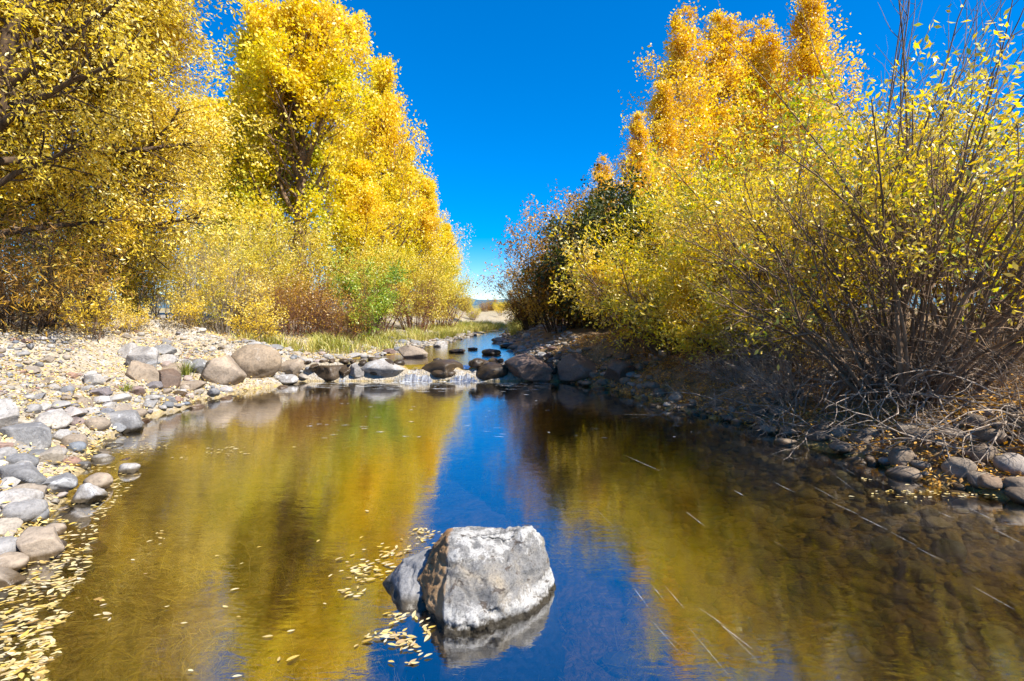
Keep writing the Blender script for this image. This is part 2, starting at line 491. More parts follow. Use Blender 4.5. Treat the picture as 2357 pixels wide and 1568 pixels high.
M['float_leaf'] = float_leaf_mat('float_leaf', [(0.0, (0.45, 0.28, 0.05)), (0.15, (0.62, 0.50, 0.22)), (0.35, (0.68, 0.58, 0.34)), (0.55, (0.66, 0.45, 0.07)),
                                                (0.7, (0.70, 0.62, 0.42)), (0.85, (0.36, 0.21, 0.06)), (1.0, (0.66, 0.54, 0.20))])

# ------------------------------------------------------------------ terrain
# shore of the pool and the stream above the weir (world metres), clockwise from the near left
SHORE = np.array([(-2.0, -9), (-2.1, -3), (-2.25, 0.5), (-2.38, 1.8), (-2.62, 2.5), (-3.05, 3.3), (-3.85, 4.5), (-4.6, 5.8), (-5.05, 7.2),
                  (-4.95, 8.4), (-4.65, 9.6), (-4.35, 10.6), (-4.2, 11.6), (-3.7, 12.6), (-3.0, 14.0), (-2.75, 15.5), (-2.35, 17.5), (-1.95, 20), (-1.7, 23),
                  (-0.9, 27), (1.2, 31), (4.5, 35), (9, 38), (16, 40), (16, 42.5), (8, 40.5), (3.5, 37.5), (0.6, 33.5), (-0.4, 28.5), (-0.45, 24), (-0.35, 20), (-0.2, 17), (0.15, 14.5), (0.35, 12.5), (0.75, 11.2),
                  (1.05, 10.4), (1.75, 9.6), (2.2, 8.2), (2.72, 7.0), (3.1, 6.2), (3.45, 5.2), (3.55, 4.35), (4.1, 3.9), (5.2, 3.2), (5.6, 2), (5.3, 0), (4.6, -3), (4.2, -9)], float)
_cyl = np.array([-9, -3, 0.5, 2.5, 5.8, 8.4, 10.6, 12.6, 15.5, 20, 23, 27, 31])
_cxl = np.array([1.1, 1.2, 1.6, 1.2, -0.7, -1.4, -1.7, -1.6, -1.3, -1.1, -1.0, -0.6, 1.0])


def shore_sd(x, y):
    """signed distance to the shore line, positive on land"""
    x, y = np.broadcast_arrays(np.asarray(x, float), np.asarray(y, float))
    a = SHORE
    b = np.roll(SHORE, -1, axis=0)
    best = np.full(x.shape, 1e9)
    inside = np.zeros(x.shape, bool)
    for (ax, ay), (bx, by) in zip(a, b):
        dx, dy = bx - ax, by - ay
        t = np.clip(((x - ax) * dx + (y - ay) * dy) / (dx * dx + dy * dy), 0, 1)
        best = np.minimum(best, np.hypot(x - ax - t * dx, y - ay - t * dy))
        c = ((ay > y) != (by > y))
        with np.errstate(divide='ignore', invalid='ignore'):
            xi = (bx - ax) * (y - ay) / (by - ay if by != ay else 1e-9) + ax
        inside ^= c & (x < xi)
    return np.where(inside, -best, best)


WEIR_Y = 10.72
UP_Z = 0.27
GAPS = ((-2.03, 0.24), (-0.98, 0.16), (-3.47, 0.05))      # where the stream pours through the weir


def terrain(x, y, detail=True):
    x, y = np.broadcast_arrays(np.asarray(x, float), np.asarray(y, float))
    d0 = shore_sd(x, y)
    p = np.stack([x, y, np.zeros_like(x)], -1)
    jig = 0.16 * vnoise(p * 1.6, 5) + 0.08 * vnoise(p * 4.3, 6)
    d = d0 + jig * np.exp(-np.abs(d0) / 3.0)
    up = sstep(WEIR_Y - 0.12, WEIR_Y + 0.18, y)
    wl = UP_Z * up
    cx = np.interp(y, _cyl, _cxl)
    left = x < cx
    # bed
    dep = np.where(y > WEIR_Y, 0.16 * (1 - np.exp(-np.maximum(-d, 0) * 2.5)),
                   np.where(left, 0.46 * (1 - np.exp(-np.maximum(-d, 0) * 0.6)), 0.75 * (1 - np.exp(-np.maximum(-d, 0) * 0.42))))
    bed = wl - 0.01 - dep + 0.03 * vnoise(p * 2.2, 8) * np.clip(-d, 0, 1)
    sill = 0.36 * np.exp(-((y - WEIR_Y - 0.12) / 0.22) ** 2)
    for gx, gw in GAPS:
        sill = np.minimum(sill, 0.36 - 0.17 * np.exp(-((x - gx) / gw) ** 2 * 0.5))
    bed = np.where((d < 0) & (np.abs(y - WEIR_Y) < 0.9), np.maximum(bed, np.where(sill > 0.02, sill, -9)), bed)
    # banks
    dl = np.maximum(d, 0)
    nearl = 0.37 * dl + 0.02
    nearl = np.where(dl > 2.9, 1.093 + 0.16 * (dl - 2.9), nearl)
    nearl = np.minimum(nearl, 1.42 + 0.01 * dl)
    farl = np.minimum(0.05 * dl + 0.03 * dl ** 2, 0.75 + 0.01 * dl)
    tl = sstep(9.5, 13.5, y)
    bl = nearl * (1 - tl) + farl * tl
    br = np.where(dl < 1.1, 0.50 * dl, 0.55 + 0.12 * (dl - 1.1))
    br = np.minimum(br, 0.95 + 0.004 * dl)
    bank = wl + 0.012 + np.where(left, bl, br)
    if detail:
        lump = 0.07 * fbm(p * 1.1, 3, 21) + 0.022 * fbm(p * 6.0, 2, 23)
        bank = bank + lump * np.clip(dl * 1.5, 0, 1)
    far = sstep(30, 90, np.hypot(x, y))
    bank = bank * (1 - far) + far * (0.95 + 0.25 * vnoise(p * 0.02, 3))
    return np.where(d > 0, bank, bed)


def T(x, y):
    return float(terrain(np.array([x]), np.array([y]))[0])


_YS = np.concatenate([np.arange(1.6, 16, 0.04), np.arange(16, 45, 0.15)])


def gp(px, py):
    """where the sight line through (px, py) of the 2357 wide view meets the ground or the water"""
    fx, fy = px * S, py * S
    xs = (fx - 512) / FPX * _YS
    zs = CAM_H - (fy - HZ) / FPX * _YS
    wl = np.where(_YS > WEIR_Y + 0.1, UP_Z, 0.0)
    tz = np.maximum(terrain(xs, _YS), np.where(shore_sd(xs, _YS) < 0.5, wl, -9))
    hit = np.nonzero(zs <= tz)[0]
    k = hit[0] if len(hit) else len(_YS) - 1
    return xs[k], _YS[k], tz[k]


def at(px, py, Y):
    return ((px * S - 512) / FPX * Y, Y, CAM_H - (py * S - HZ) / FPX * Y)


def axis(lo, hi, step, far_lo, far_hi, n=26):
    core = np.arange(lo, hi + step / 2, step)
    g = np.geomspace(step, 1, n)
    low = lo - np.cumsum(np.geomspace(step * 1.2, (lo - far_lo) * 0.28, n))
    high = hi + np.cumsum(np.geomspace(step * 1.2, (far_hi - hi) * 0.28, n))
    low = np.append(low[low > far_lo], far_lo)
    high = np.append(high[high < far_hi], far_hi)
    return np.concatenate([low[::-1], core, high])


def grid_faces(nx, ny):
    i = np.arange(nx - 1)[:, None] * ny + np.arange(ny - 1)[None, :]
    i = i.ravel()
    return np.stack([i, i + ny, i + ny + 1, i + 1], -1)


gx = axis(-9.5, 8.5, 0.065, -3000, 3000)
gy = axis(1.0, 15.0, 0.065, -400, 3000, 34)
X, Y = np.meshgrid(gx, gy, indexing='ij')
Z = terrain(X, Y)
gf = grid_faces(len(gx), len(gy))
wet = ((Z < np.where(Y > WEIR_Y, UP_Z, 0.0) + 0.02) & (shore_sd(X, Y) < 0.6)).ravel().astype(float)
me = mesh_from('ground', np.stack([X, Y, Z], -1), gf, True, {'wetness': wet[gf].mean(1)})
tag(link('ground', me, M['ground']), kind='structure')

# water sheets
px_ = np.linspace(-9, 9, 60)
py_ = np.linspace(-9, WEIR_Y + 0.12, 60)
X, Y = np.meshgrid(px_, py_, indexing='ij')
top = np.stack([X, Y, X * 0], -1).reshape(-1, 3)
bot = top + np.array([0, 0, -2.0])
gf = grid_faces(60, 60)
ring = np.concatenate([np.arange(60) * 60, 59 * 60 + np.arange(1, 60), np.arange(58, -1, -1) * 60 + 59, np.arange(58, 0, -1)])
r2 = np.roll(ring, -1)
side = np.stack([ring, ring + 3600, r2 + 3600, r2], -1)
me = mesh_from('pool_water', np.concatenate([top, bot]), np.concatenate([gf, gf[:, ::-1] + 3600, side]), False)
tag(link('pool_water', me, M['water']), kind='structure')
px_ = np.linspace(-5.2, 2.2, 40)
py_ = np.concatenate([np.linspace(WEIR_Y + 0.02, 13, 20), np.linspace(13.4, 43, 30)])
X, Y = np.meshgrid(px_, py_, indexing='ij')
X = X + np.where(Y > 26, (Y - 26) * 1.0, 0)
Zu = UP_Z - 0.05 * (1 - sstep(WEIR_Y, WEIR_Y + 0.35, Y))
me = mesh_from('stream_water', np.stack([X, Y, Zu], -1), grid_faces(40, 50), True)
tag(link('stream_water', me, M['water_up']), kind='structure')

# falling water through the gaps
for k, (gxc, gw) in enumerate(GAPS):
    u = np.linspace(-1, 1, 22)
    v = np.linspace(0, 1, 20)
    U, V = np.meshgrid(u, v, indexing='ij')
    wd = gw * (1.25 + 0.5 * V)
    x = gxc + U * wd + 0.02 * vnoise(np.stack([U * 3, V * 2, U * 0 + k], -1), 4)
    y = WEIR_Y + 0.14 - 0.32 * V - 0.10 * V ** 2
    z = 0.235 - 0.24 * V ** 1.7 - 0.06 * np.abs(U) ** 2 * (1 - V) + 0.012 * vnoise(np.stack([U * 7, V * 1.5, U * 0], -1), 9 + k)
    me = mesh_from('waterfall', np.stack([x, y, z], -1), grid_faces(22, 20), True)
    lab = ['smooth golden chute of water pouring between the pale boulder and the dark wet rock',
           'small white cascade between the two dark wet rocks of the weir',
           'thin trickle of water falling over the shaded ledge of the weir'][k]
    tag(link('waterfall', me, M['fall']), lab, 'waterfall', 'falls through the rock weir')

# far hills
hx = np.linspace(-2600, 2600, 160)
prof = 1.0 + 0.35 * fbm(np.stack([hx * 0.0016, hx * 0, hx * 0], -1), 5, 77)
rows = []
for k, f in enumerate((0.0, 0.35, 0.7, 0.92, 1.0, 0.8, 0.0)):
    rows.append(np.stack([hx, np.full_like(hx, 1700 + 130 * k), -4 + f * (66 * prof) + 1.0 * fbm(np.stack([hx * 0.02, hx * 0 + k, hx * 0], -1), 3, 5) * (f > 0)], -1))
me = mesh_from('hills', np.stack(rows, 1), grid_faces(160, 7), True)
tag(link('hills', me, M['hill']), kind='structure')

# ------------------------------------------------------------------ rocks
def ico(sub):
    bm = bmesh.new()
    bmesh.ops.create_icosphere(bm, subdivisions=sub, radius=1.0)
    v = np.array([q.co[:] for q in bm.verts])
    f = np.array([[q.index for q in p.verts] for p in bm.faces])
    bm.free()
    return v, f


ICO = {k: ico(k) for k in (2, 3, 4, 5)}


def rock_shape(seed, sub, style):
    """unit rock, about -1..1 in every axis; style round, cobble, angular or slab"""
    r = rgen(seed)
    v, f = ICO[sub]
    v = v.copy()
    off = r.random(3) * 50
    if style in ('angular', 'slab'):
        n = 11 if style == 'angular' else 8
        for _ in range(n):
            nn = unit(r.normal(size=3) * np.array([1, 1, 0.8 if style == 'angular' else 0.5]))
            dd = r.uniform(0.50, 0.78)
            over = np.maximum(v @ nn - dd, 0)
            v = v - over[:, None] * nn
        if style == 'slab':
            v[:, 2] = np.clip(v[:, 2], -0.6, 0.5)
        v = v * (1 + 0.05 * fbm(v * 1.8 + off, 3, seed)[:, None] + 0.025 * fbm(v * 7 + off, 2, seed + 3)[:, None])
    elif style == 'round':
        v = v * (1 + 0.13 * fbm(v * 0.9 + off, 2, seed)[:, None] + 0.02 * fbm(v * 5 + off, 3, seed + 9)[:, None])
        nn = unit(r.normal(size=3))
        v = v - np.maximum(v @ nn - 0.72, 0)[:, None] * nn * 0.7
    else:
        pw = r.uniform(0.8, 1.0)
        v = np.sign(v) * np.abs(v) ** pw
        v = v * (1 + 0.16 * fbm(v * 0.8 + off, 2, seed)[:, None] + 0.03 * fbm(v * 3.5 + off, 2, seed + 9)[:, None])
    lo, hi = v.min(0), v.max(0)
    return (v - (lo + hi) / 2) / ((hi - lo) / 2), f


def rock(name, label, mat, px, pyb, wpx, hpx, style='angular', seed=1, depth=0.8, rot=0.0, sink=0.25, sub=4, tilt=0.0, cat='rock', group=None, z=None):
    """a rock whose foot shows at (px, pyb) and that looks wpx by hpx big in the 2357 wide view"""
    gx_, gy_, gz_ = gp(px, pyb)
    k = S / FPX * gy_
    wd, ht = wpx * k, hpx * k
    dp = wd * depth
    v, f = rock_shape(seed, sub, style)
    full = ht * (1 + sink)
    v = v * np.array([wd / 2, dp / 2, full / 2])
    ca, sa = math.cos(tilt), math.sin(tilt)
    v = np.stack([v[:, 0] * ca - v[:, 2] * sa, v[:, 1], v[:, 0] * sa + v[:, 2] * ca], -1)
    v[:, 2] += full / 2 - ht * sink
    me = mesh_from(name, v, f, True)
    yy = gy_ + dp * 0.42
    o = link(name, me, mat, loc=((px * S - 512) / FPX * yy, yy, gz_ if z is None else z))
    o.rotation_euler = (0, 0, rot)
    return tag(o, label, cat, group)


def hull_rock(name, pts, mat, label, seed, cuts=4, rounding=2, amp=0.012, dents=()):
    bm = bmesh.new()
    for p in pts:
        bm.verts.new(p)
    bmesh.ops.convex_hull(bm, input=bm.verts)
    loose = [v for v in bm.verts if not v.link_faces]
    bmesh.ops.delete(bm, geom=loose, context='VERTS')
    bmesh.ops.triangulate(bm, faces=bm.faces)
    for _ in range(cuts):
        long = [e for e in bm.edges if e.calc_length() > 0.017]
        bmesh.ops.subdivide_edges(bm, edges=long, cuts=1, use_grid_fill=True)
        bmesh.ops.triangulate(bm, faces=[q for q in bm.faces if len(q.verts) > 3])
    for _ in range(rounding):
        bmesh.ops.smooth_vert(bm, verts=bm.verts, factor=0.5, use_axis_x=True, use_axis_y=True, use_axis_z=True)
    bm.normal_update()
    v = np.array([q.co[:] for q in bm.verts])
    n = np.array([q.normal[:] for q in bm.verts])
    f = np.array([[q.index for q in p.verts] for p in bm.faces])
    bm.free()
    for c, rad, dep in dents:
        d = np.linalg.norm(v - np.array(c), axis=1)
        v = v - n * (dep * np.exp(-(d / rad) ** 2))[:, None]
    ridge = 1 - np.abs(fbm(v * 9, 3, seed + 5))
    crack = np.exp(-(fbm(v * np.array([4.0, 4.0, 6.5]), 3, seed + 8) / 0.05) ** 2) + 0.6 * np.exp(-(fbm(v * 11, 2, seed + 9) / 0.05) ** 2)
    v = v - n * (amp * 0.9 * crack)[:, None]
    v = v + n * (amp * fbm(v * 5, 3, seed) + amp * 0.8 * (ridge - 0.75) + amp * 0.35 * fbm(v * 28, 3, seed + 2))[:, None]
    base = np.array([v[:, 0].mean(), v[:, 1].mean(), 0.0])
    me = mesh_from(name, v - base, f, True)
    return tag(link(name, me, mat, loc=base), label, 'boulder' if name == 'boulder' else 'rock')


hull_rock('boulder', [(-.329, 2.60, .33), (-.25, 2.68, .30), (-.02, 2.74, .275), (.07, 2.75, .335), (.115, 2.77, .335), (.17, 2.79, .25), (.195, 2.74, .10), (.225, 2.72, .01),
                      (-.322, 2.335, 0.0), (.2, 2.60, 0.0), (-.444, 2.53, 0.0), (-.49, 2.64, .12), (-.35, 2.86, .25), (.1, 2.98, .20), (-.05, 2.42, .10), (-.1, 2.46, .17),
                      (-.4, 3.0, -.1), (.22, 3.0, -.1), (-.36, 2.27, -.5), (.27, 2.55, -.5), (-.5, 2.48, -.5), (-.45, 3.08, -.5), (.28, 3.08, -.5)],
          M['boulder'], 'large white crusted grey boulder with a warmly lit broken side, standing alone in the pool', 3, 6, 1, 0.018,
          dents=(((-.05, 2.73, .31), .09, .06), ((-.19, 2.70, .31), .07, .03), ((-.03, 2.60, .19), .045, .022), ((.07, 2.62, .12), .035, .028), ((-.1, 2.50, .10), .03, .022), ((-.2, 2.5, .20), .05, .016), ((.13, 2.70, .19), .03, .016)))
hull_rock('rock', [(-.71, 2.79, 0), (-.543, 2.53, 0), (-.42, 2.55, 0), (-.4, 2.97, 0), (-.62, 2.97, .02), (-.60, 2.80, .145), (-.46, 2.9, .15), (-.45, 2.72, .17), (-.59, 2.68, .10),
                   (-.78, 2.8, -.45), (-.56, 2.45, -.45), (-.4, 2.5, -.45), (-.4, 3.0, -.45), (-.65, 3.05, -.45)],
          M['rock_grey'], 'low grey rock with a white edge leaning against the large lone boulder', 11, 5, 2, 0.010)

# named rocks of the weir and of the left bank
rock('boulder', 'round tan boulder, the biggest on the bank beside the weir', M['rock_tan'], 588, 881, 116, 84, 'round', 5, 0.95, 0.4, 0.14, sub=5, cat='boulder')
rock('boulder', 'tan cracked boulder just left of the round boulder', M['rock_tan'], 517, 890, 94, 68, 'angular', 14, 0.9, 0.5, 0.16, cat='boulder')
rock('rock', 'tan rock with a shaded hollow between the round boulder and the ledge', M['rock_tan'], 668, 876, 68, 46, 'angular', 23, 0.9, 0.1, 0.2)
rock('rock', 'flat dark ledge of rock with a thin trickle falling over it', M['rock_wet'], 768, 877, 100, 32, 'slab', 31, 0.8, 0.05, 0.2)
rock('rock', 'pale upright block at the end of the dark ledge', M['rock_pale'], 822, 876, 34, 36, 'angular', 36, 1.2, 0.3, 0.2)
rock('rock', 'pale sunlit grey boulder of the weir just left of the golden chute', M['rock_pale'], 884, 876, 112, 46, 'angular', 42, 0.8, -0.1, 0.2)
rock('rock', 'long dark wet rock in the middle of the weir between the two falls', M['rock_wet'], 1016, 873, 104, 42, 'angular', 53, 0.7, 0.15, 0.2)
rock('rock', 'dark wet rock of the weir right of the white cascade', M['rock_wet'], 1132, 875, 80, 38, 'round', 61, 0.8, 0.0, 0.2)
rock('rock', 'low dark rock in the stream behind the white cascade', M['rock_wet'], 1103, 846, 52, 16, 'cobble', 67, 0.9, 0.0, 0.3)
rock('boulder', 'reddish brown wedge shaped boulder at the right end of the weir', M['rock_brown'], 1222, 882, 124, 64, 'angular', 72, 0.9, -0.35, 0.15, cat='boulder')
rock('boulder', 'dark brown block right of the wedge shaped boulder, under hanging yellow leaves', M['rock_brown'], 1338, 882, 110, 62, 'angular', 88, 0.8, 0.2, 0.15, cat='boulder')
rock('boulder', 'brown block at the water with its foot undercut, right of the dark block', M['rock_brown'], 1428, 885, 88, 54, 'angular', 94, 0.8, 0.4, 0.15, cat='boulder')
rock('rock', 'flat pale rock lying in the stream above the weir', M['rock_tan'], 950, 824, 68, 28, 'angular', 103, 0.8, 0.3, 0.2)
rock('rock', 'small dark rock alone in the blue water above the weir', M['rock_wet'], 1131, 817, 46, 13, 'round', 107, 0.8, 0.0, 0.3, sub=4)
rock('rock', 'low dark rock breaking the surface of the upper stream near its right side', M['rock_wet'], 1170, 800, 44, 9, 'cobble', 311, 0.8, 0.2, 0.3)
rock('rock', 'thin dark rock in the golden reflection of the upper stream', M['rock_wet'], 1052, 812, 40, 8, 'cobble', 313, 0.7, 0.0, 0.3)
rock('rock', 'small dark stone in the upper stream left of the lone dark rock', M['rock_wet'], 1088, 806, 24, 6, 'cobble', 317, 0.7, 0.0, 0.3)
rock('rock', 'pale angular stone where the upper stream leaves the view', M['rock_pale'], 1150, 789, 40, 12, 'angular', 319, 0.8, 0.0, 0.3)
rock('rock', 'squared pale stone at the far left edge of the upper stream', M['rock_pale'], 1013, 799, 34, 14, 'angular', 109, 0.8, 0.0, 0.3, sub=4)
rock('rock', 'long low pale stone at the water under the round boulder', M['rock_pale'], 650, 885, 80, 16, 'slab', 113, 0.5, -0.15, 0.4, sub=4)
rock('rock', 'white angular rock broken in two on the left bank', M['rock_pale'], 328, 862, 64, 62, 'angular', 121, 0.8, 0.5, 0.15)
rock('rock', 'white rock leaning behind the broken angular one', M['rock_pale'], 297, 832, 44, 42, 'angular', 127, 0.8, 0.2, 0.2, sub=4)
rock('rock', 'white block with a shaded underside alone on the leaf strewn bank', M['rock_pale'], 214, 893, 46, 30, 'slab', 131, 0.8, -0.2, 0.05, sub=4)
rock('rock', 'long tan slab tilted down the left bank', M['rock_tan'], 325, 885, 84, 40, 'slab', 137, 0.6, -0.2, 0.2, tilt=-0.45, sub=4)
rock('rock', 'reddish rock at the foot of the left bank above the shore', M['rock_brown'], 386, 899, 56, 46, 'angular', 139, 0.8, 0.3, 0.2, sub=4)
rock('rock', 'dark topped rock highest on the bank above the white pair', M['rock_grey'], 378, 826, 54, 28, 'angular', 149, 0.8, 0.1, 0.2, sub=4)
rock('rock', 'white flat faced rock below the dark topped one', M['rock_pale'], 384, 846, 52, 28, 'angular', 151, 0.8, -0.3, 0.2, sub=4)
rock('rock', 'tan rock wedged under the white flat faced rock', M['rock_tan'], 399, 868, 62, 30, 'angular', 153, 0.8, 0.6, 0.2, sub=4)
rock('rock', 'pale sloping rock beside the green tuft on the bank', M['rock_pale'], 432, 858, 54, 28, 'angular', 157, 0.8, 0.2, 0.2, sub=4, tilt=-0.3)
rock('rock', 'small dark spotted rock at the foot of the cracked boulder', M['rock_grey'], 461, 866, 44, 40, 'angular', 163, 0.8, 0.9, 0.2, sub=4)
rock('rock', 'pale rock in a row along the shore left of the cracked boulder', M['rock_tan'], 440, 902, 58, 22, 'angular', 167, 0.8, 0.1, 0.3, sub=4)
rock('rock', 'small dark wet stone at the end of the shore row', M['rock_wet'], 412, 914, 32, 13, 'cobble', 173, 0.8, 0.1, 0.3, sub=4)
rock('rock', 'low grey rock with a leafy top, half in the water at the left shore', M['rock_grey'], 276, 990, 118, 36, 'slab', 179, 0.6, 0.05, 0.3)
rock('rock', 'square rock with a white right face and a brown shaded front on the left shore', M['rock_pale'], 120, 992, 74, 42, 'angular', 181, 0.9, 0.5, 0.2)
rock('rock', 'blue grey slab with a white mineral edge on the left shore', M['rock_grey'], 70, 1040, 104, 54, 'slab', 191, 0.7, -0.1, 0.25)
rock('rock', 'large pale rock cut by the left edge of the picture', M['rock_pale'], 2, 1008, 84, 78, 'angular', 193, 0.9, 0.2, 0.2)
rock('rock', 'long dark rounded rock below the blue grey slab', M['rock_grey'], 40, 1084, 98, 32, 'round', 197, 0.6, 0.0, 0.3)
rock('rock', 'grey slab with a white lower edge, at the water line on the left', M['rock_grey'], 44, 1130, 108, 48, 'slab', 199, 0.7, 0.2, 0.25)
rock('rock', 'thin blue grey stone lying flat among the floating leaves', M['rock_grey'], 92, 1060, 70, 18, 'slab', 211, 0.6, -0.1, 0.3, sub=4)
rock('rock', 'blue grey pyramid shaped stone among the yellow leaves', M['rock_grey'], 128, 1148, 82, 42, 'angular', 223, 0.8, 0.2, 0.2)
rock('rock', 'small white stone alone in the water beyond the leaf mat', M['rock_pale'], 296, 1092, 46, 20, 'cobble', 227, 0.7, 0.1, 0.3, sub=4)
rock('rock', 'small dark topped stone in the dark shallow water', M['rock_grey'], 192, 1082, 30, 15, 'cobble', 229, 0.7, 0.0, 0.3, sub=4)
rock('rock', 'pale rock with a brown shaded side at the edge of the floating leaves', M['rock_pale'], 206, 1160, 68, 40, 'angular', 233, 0.8, 0.6, 0.2)
rock('rock', 'rounded tan grey stone behind the pale rock at the leaf edge', M['rock_tan'], 226, 1133, 62, 34, 'cobble', 239, 0.8, -0.2, 0.25, sub=4)
rock('rock', 'white topped rock with a dark brown front, cut by the left edge', M['rock_pale'], 36, 1196, 92, 52, 'angular', 241, 0.8, 0.4, 0.2)
rock('rock', 'bluish stone lying in the leaves below the white topped rock', M['rock_grey'], 70, 1216, 76, 32, 'cobble', 251, 0.7, 0.1, 0.25, sub=4)
rock('rock', 'big tan rock with a peaked top deep in yellow leaves', M['rock_tan'], 92, 1300, 112, 62, 'angular', 257, 0.75, -0.15, 0.2)
rock('rock', 'flat oval tan stone above the peaked rock', M['rock_tan'], 122, 1240, 56, 22, 'cobble', 263, 0.7, -0.1, 0.3, sub=4)
rock('rock', 'smooth pale stone cut by the left edge below the peaked rock', M['rock_tan'], 22, 1330, 84, 36, 'cobble', 269, 0.7, 0.0, 0.25)
rock('rock', 'large dark grey river stone on the right shore, lowest by the edge', M['cobble_dark'], 2262, 1130, 62, 36, 'cobble', 271, 0.8, 0.1, 0.2, sub=4)
rock('rock', 'big rounded grey stone near the right edge above the shore', M['cobble_dark'], 2266, 1074, 62, 44, 'cobble', 277, 0.8, 0.3, 0.2, sub=4)
rock('rock', 'brown rounded stone at the water under the hanging roots', M['cobble_dark'], 2075, 1082, 58, 44, 'cobble', 281, 0.8, 0.2, 0.25, sub=4)
rock('rock', 'grey speckled stone cut by the right edge at the waterline', M['cobble_dark'], 2345, 1152, 58, 38, 'cobble', 283, 0.8, 0.2, 0.25, sub=4)
rock('rock', 'small round stone standing in the dark water off the right shore', M['cobble_dark'], 1768, 1000, 40, 18, 'cobble', 293, 0.8, 0.2, 0.3, sub=4)

# cobbles of the banks and of the bed
PROTO = [rock_shape(900 + k, 4, 'cobble') for k in range(7)] + [rock_shape(950 + k, 4, 'angular') for k in range(4)]
PROTO_LO = [rock_shape(900 + k, 2, 'cobble') for k in range(7)] + [rock_shape(950 + k, 2, 'angular') for k in range(4)]


def dart(cand, radius, cell=0.5):
    """indices of candidates that do not overlap earlier ones too much"""
    grid, keep = {}, []
    for i, (x, y) in enumerate(cand):
        cx, cy_ = int(math.floor(x / cell)), int(math.floor(y / cell))
        ok = True
        for a in (-1, 0, 1):
            for b in (-1, 0, 1):
                for j in grid.get((cx + a, cy_ + b), ()):
                    if (cand[j][0] - x) ** 2 + (cand[j][1] - y) ** 2 < (0.8 * (radius[i] + radius[j])) ** 2:
                        ok = False
                        break
                if not ok:
                    break
            if not ok:
                break
        if ok:
            keep.append(i)
            grid.setdefault((cx, cy_), []).append(i)
    return np.array(keep, int)


def in_frame(x, y, z, m=15):
    fx = 512 + x / y * FPX
    fy = HZ + (CAM_H - z) / y * FPX
    return (y > 1.5) & (fx > -m) & (fx < 1024 + m) & (fy > -m) & (fy < 681 + m)


RANK = ('largest', 'second largest', 'third largest', 'fourth largest', 'fifth largest', 'sixth largest', 'seventh largest', 'eighth largest')
MARKS_LEFT = [(588, 840, 'the big round tan boulder'), (517, 860, 'the tan cracked boulder'), (328, 830, 'the white rock broken in two'), (214, 880, 'the lone white block on the bank'), (325, 870, 'the long tilted tan slab'),
              (386, 880, 'the reddish rock above the shore'), (440, 890, 'the pale rocks along the shore'), (276, 975, 'the grey rock with a leafy top'), (120, 975, 'the square rock with a white face'), (70, 1015, 'the blue grey slab'),
              (10, 970, 'the pale rock cut by the left edge'), (40, 1065, 'the long dark rounded rock'), (44, 1105, 'the white edged slab at the waterline'), (128, 1130, 'the pyramid shaped blue grey stone'), (206, 1140, 'the pale rock at the leaf edge'),
              (36, 1175, 'the white topped rock at the left edge'), (92, 1270, 'the big peaked tan rock'), (22, 1310, 'the smooth pale stone at the left edge'), (235, 725, 'the short dark tree trunk'), (100, 780, 'the dark rusty bush'),
              (170, 840, 'the bank below the rusty bush'), (30, 860, 'the open bank at the left edge'), (450, 790, 'the leaf strewn slope below the pale shrub'), (120, 910, 'the stony middle of the left bank'), (180, 1030, 'the shallow leaf covered inlet')]
MARKS_UP = [(880, 800, 'the grassy bank above the weir'), (780, 820, 'the ledge of the weir'), (945, 815, 'the flat pale rock in the stream'), (1040, 795, 'the far left edge of the upper stream'), (1150, 785, 'the bend where the stream vanishes'), (1180, 815, 'the shaded right edge of the upper stream'),
            (1215, 835, 'the back of the wedge shaped boulder'), (700, 820, 'the grass behind the round boulder')]
MARKS_WEIR = [(690, 860, 'the tan rock with a shaded hollow'), (768, 860, 'the dark ledge of the weir'), (822, 860, 'the pale upright block'), (884, 860, 'the pale sunlit boulder of the weir'), (950, 860, 'the golden chute'), (1016, 855, 'the long dark wet rock'),
              (1075, 860, 'the white cascade'), (1132, 860, 'the dark rock right of the cascade'), (1200, 860, 'the reddish wedge shaped boulder')]
MARKS_RIGHT = [(1225, 850, 'the reddish wedge shaped boulder'), (1338, 850, 'the dark brown block by the weir'), (1428, 860, 'the undercut brown block'), (1520, 915, 'the shore just past the brown blocks'), (1620, 945, 'the shore under the large willow'),
               (1730, 975, 'the shore where twigs touch the water'), (1850, 990, 'the left end of the exposed roots'), (1960, 1030, 'the middle of the exposed roots'), (2075, 1065, 'the brown stone under the roots'), (2180, 1090, 'the shore right of the roots'),
               (2266, 1050, 'the big rounded grey stone'), (2262, 1115, 'the lowest dark grey river stone'), (2345, 1130, 'the speckled stone at the right edge'), (1700, 890, 'the foot of the large willow'), (2000, 930, 'the foot of the many stemmed willow'),
               (2250, 960, 'the tangled twigs near the right edge')]


def mark_labels(x, y, z, app, marks, word):
    """one label per stone: its rank by size among the stones nearest to the same landmark"""
    fx = (512 + x / y * FPX) / S
    fy = (HZ + (CAM_H - z) / y * FPX) / S
    mk = np.array([m[:2] for m in marks], float)
    near = np.argmin((fx[:, None] - mk[:, 0]) ** 2 + ((fy[:, None] - mk[:, 1]) * 1.6) ** 2, axis=1)
    seen, out = {}, {}
    for j in np.argsort(-app):
        k = int(near[j])
        c = seen.get(k, 0)
        seen[k] = c + 1
        out[int(j)] = ('%s %s beside %s' % (RANK[c], word, marks[k][2])) if c < len(RANK) else 'small %s lying near %s' % (word, marks[k][2])
    return out


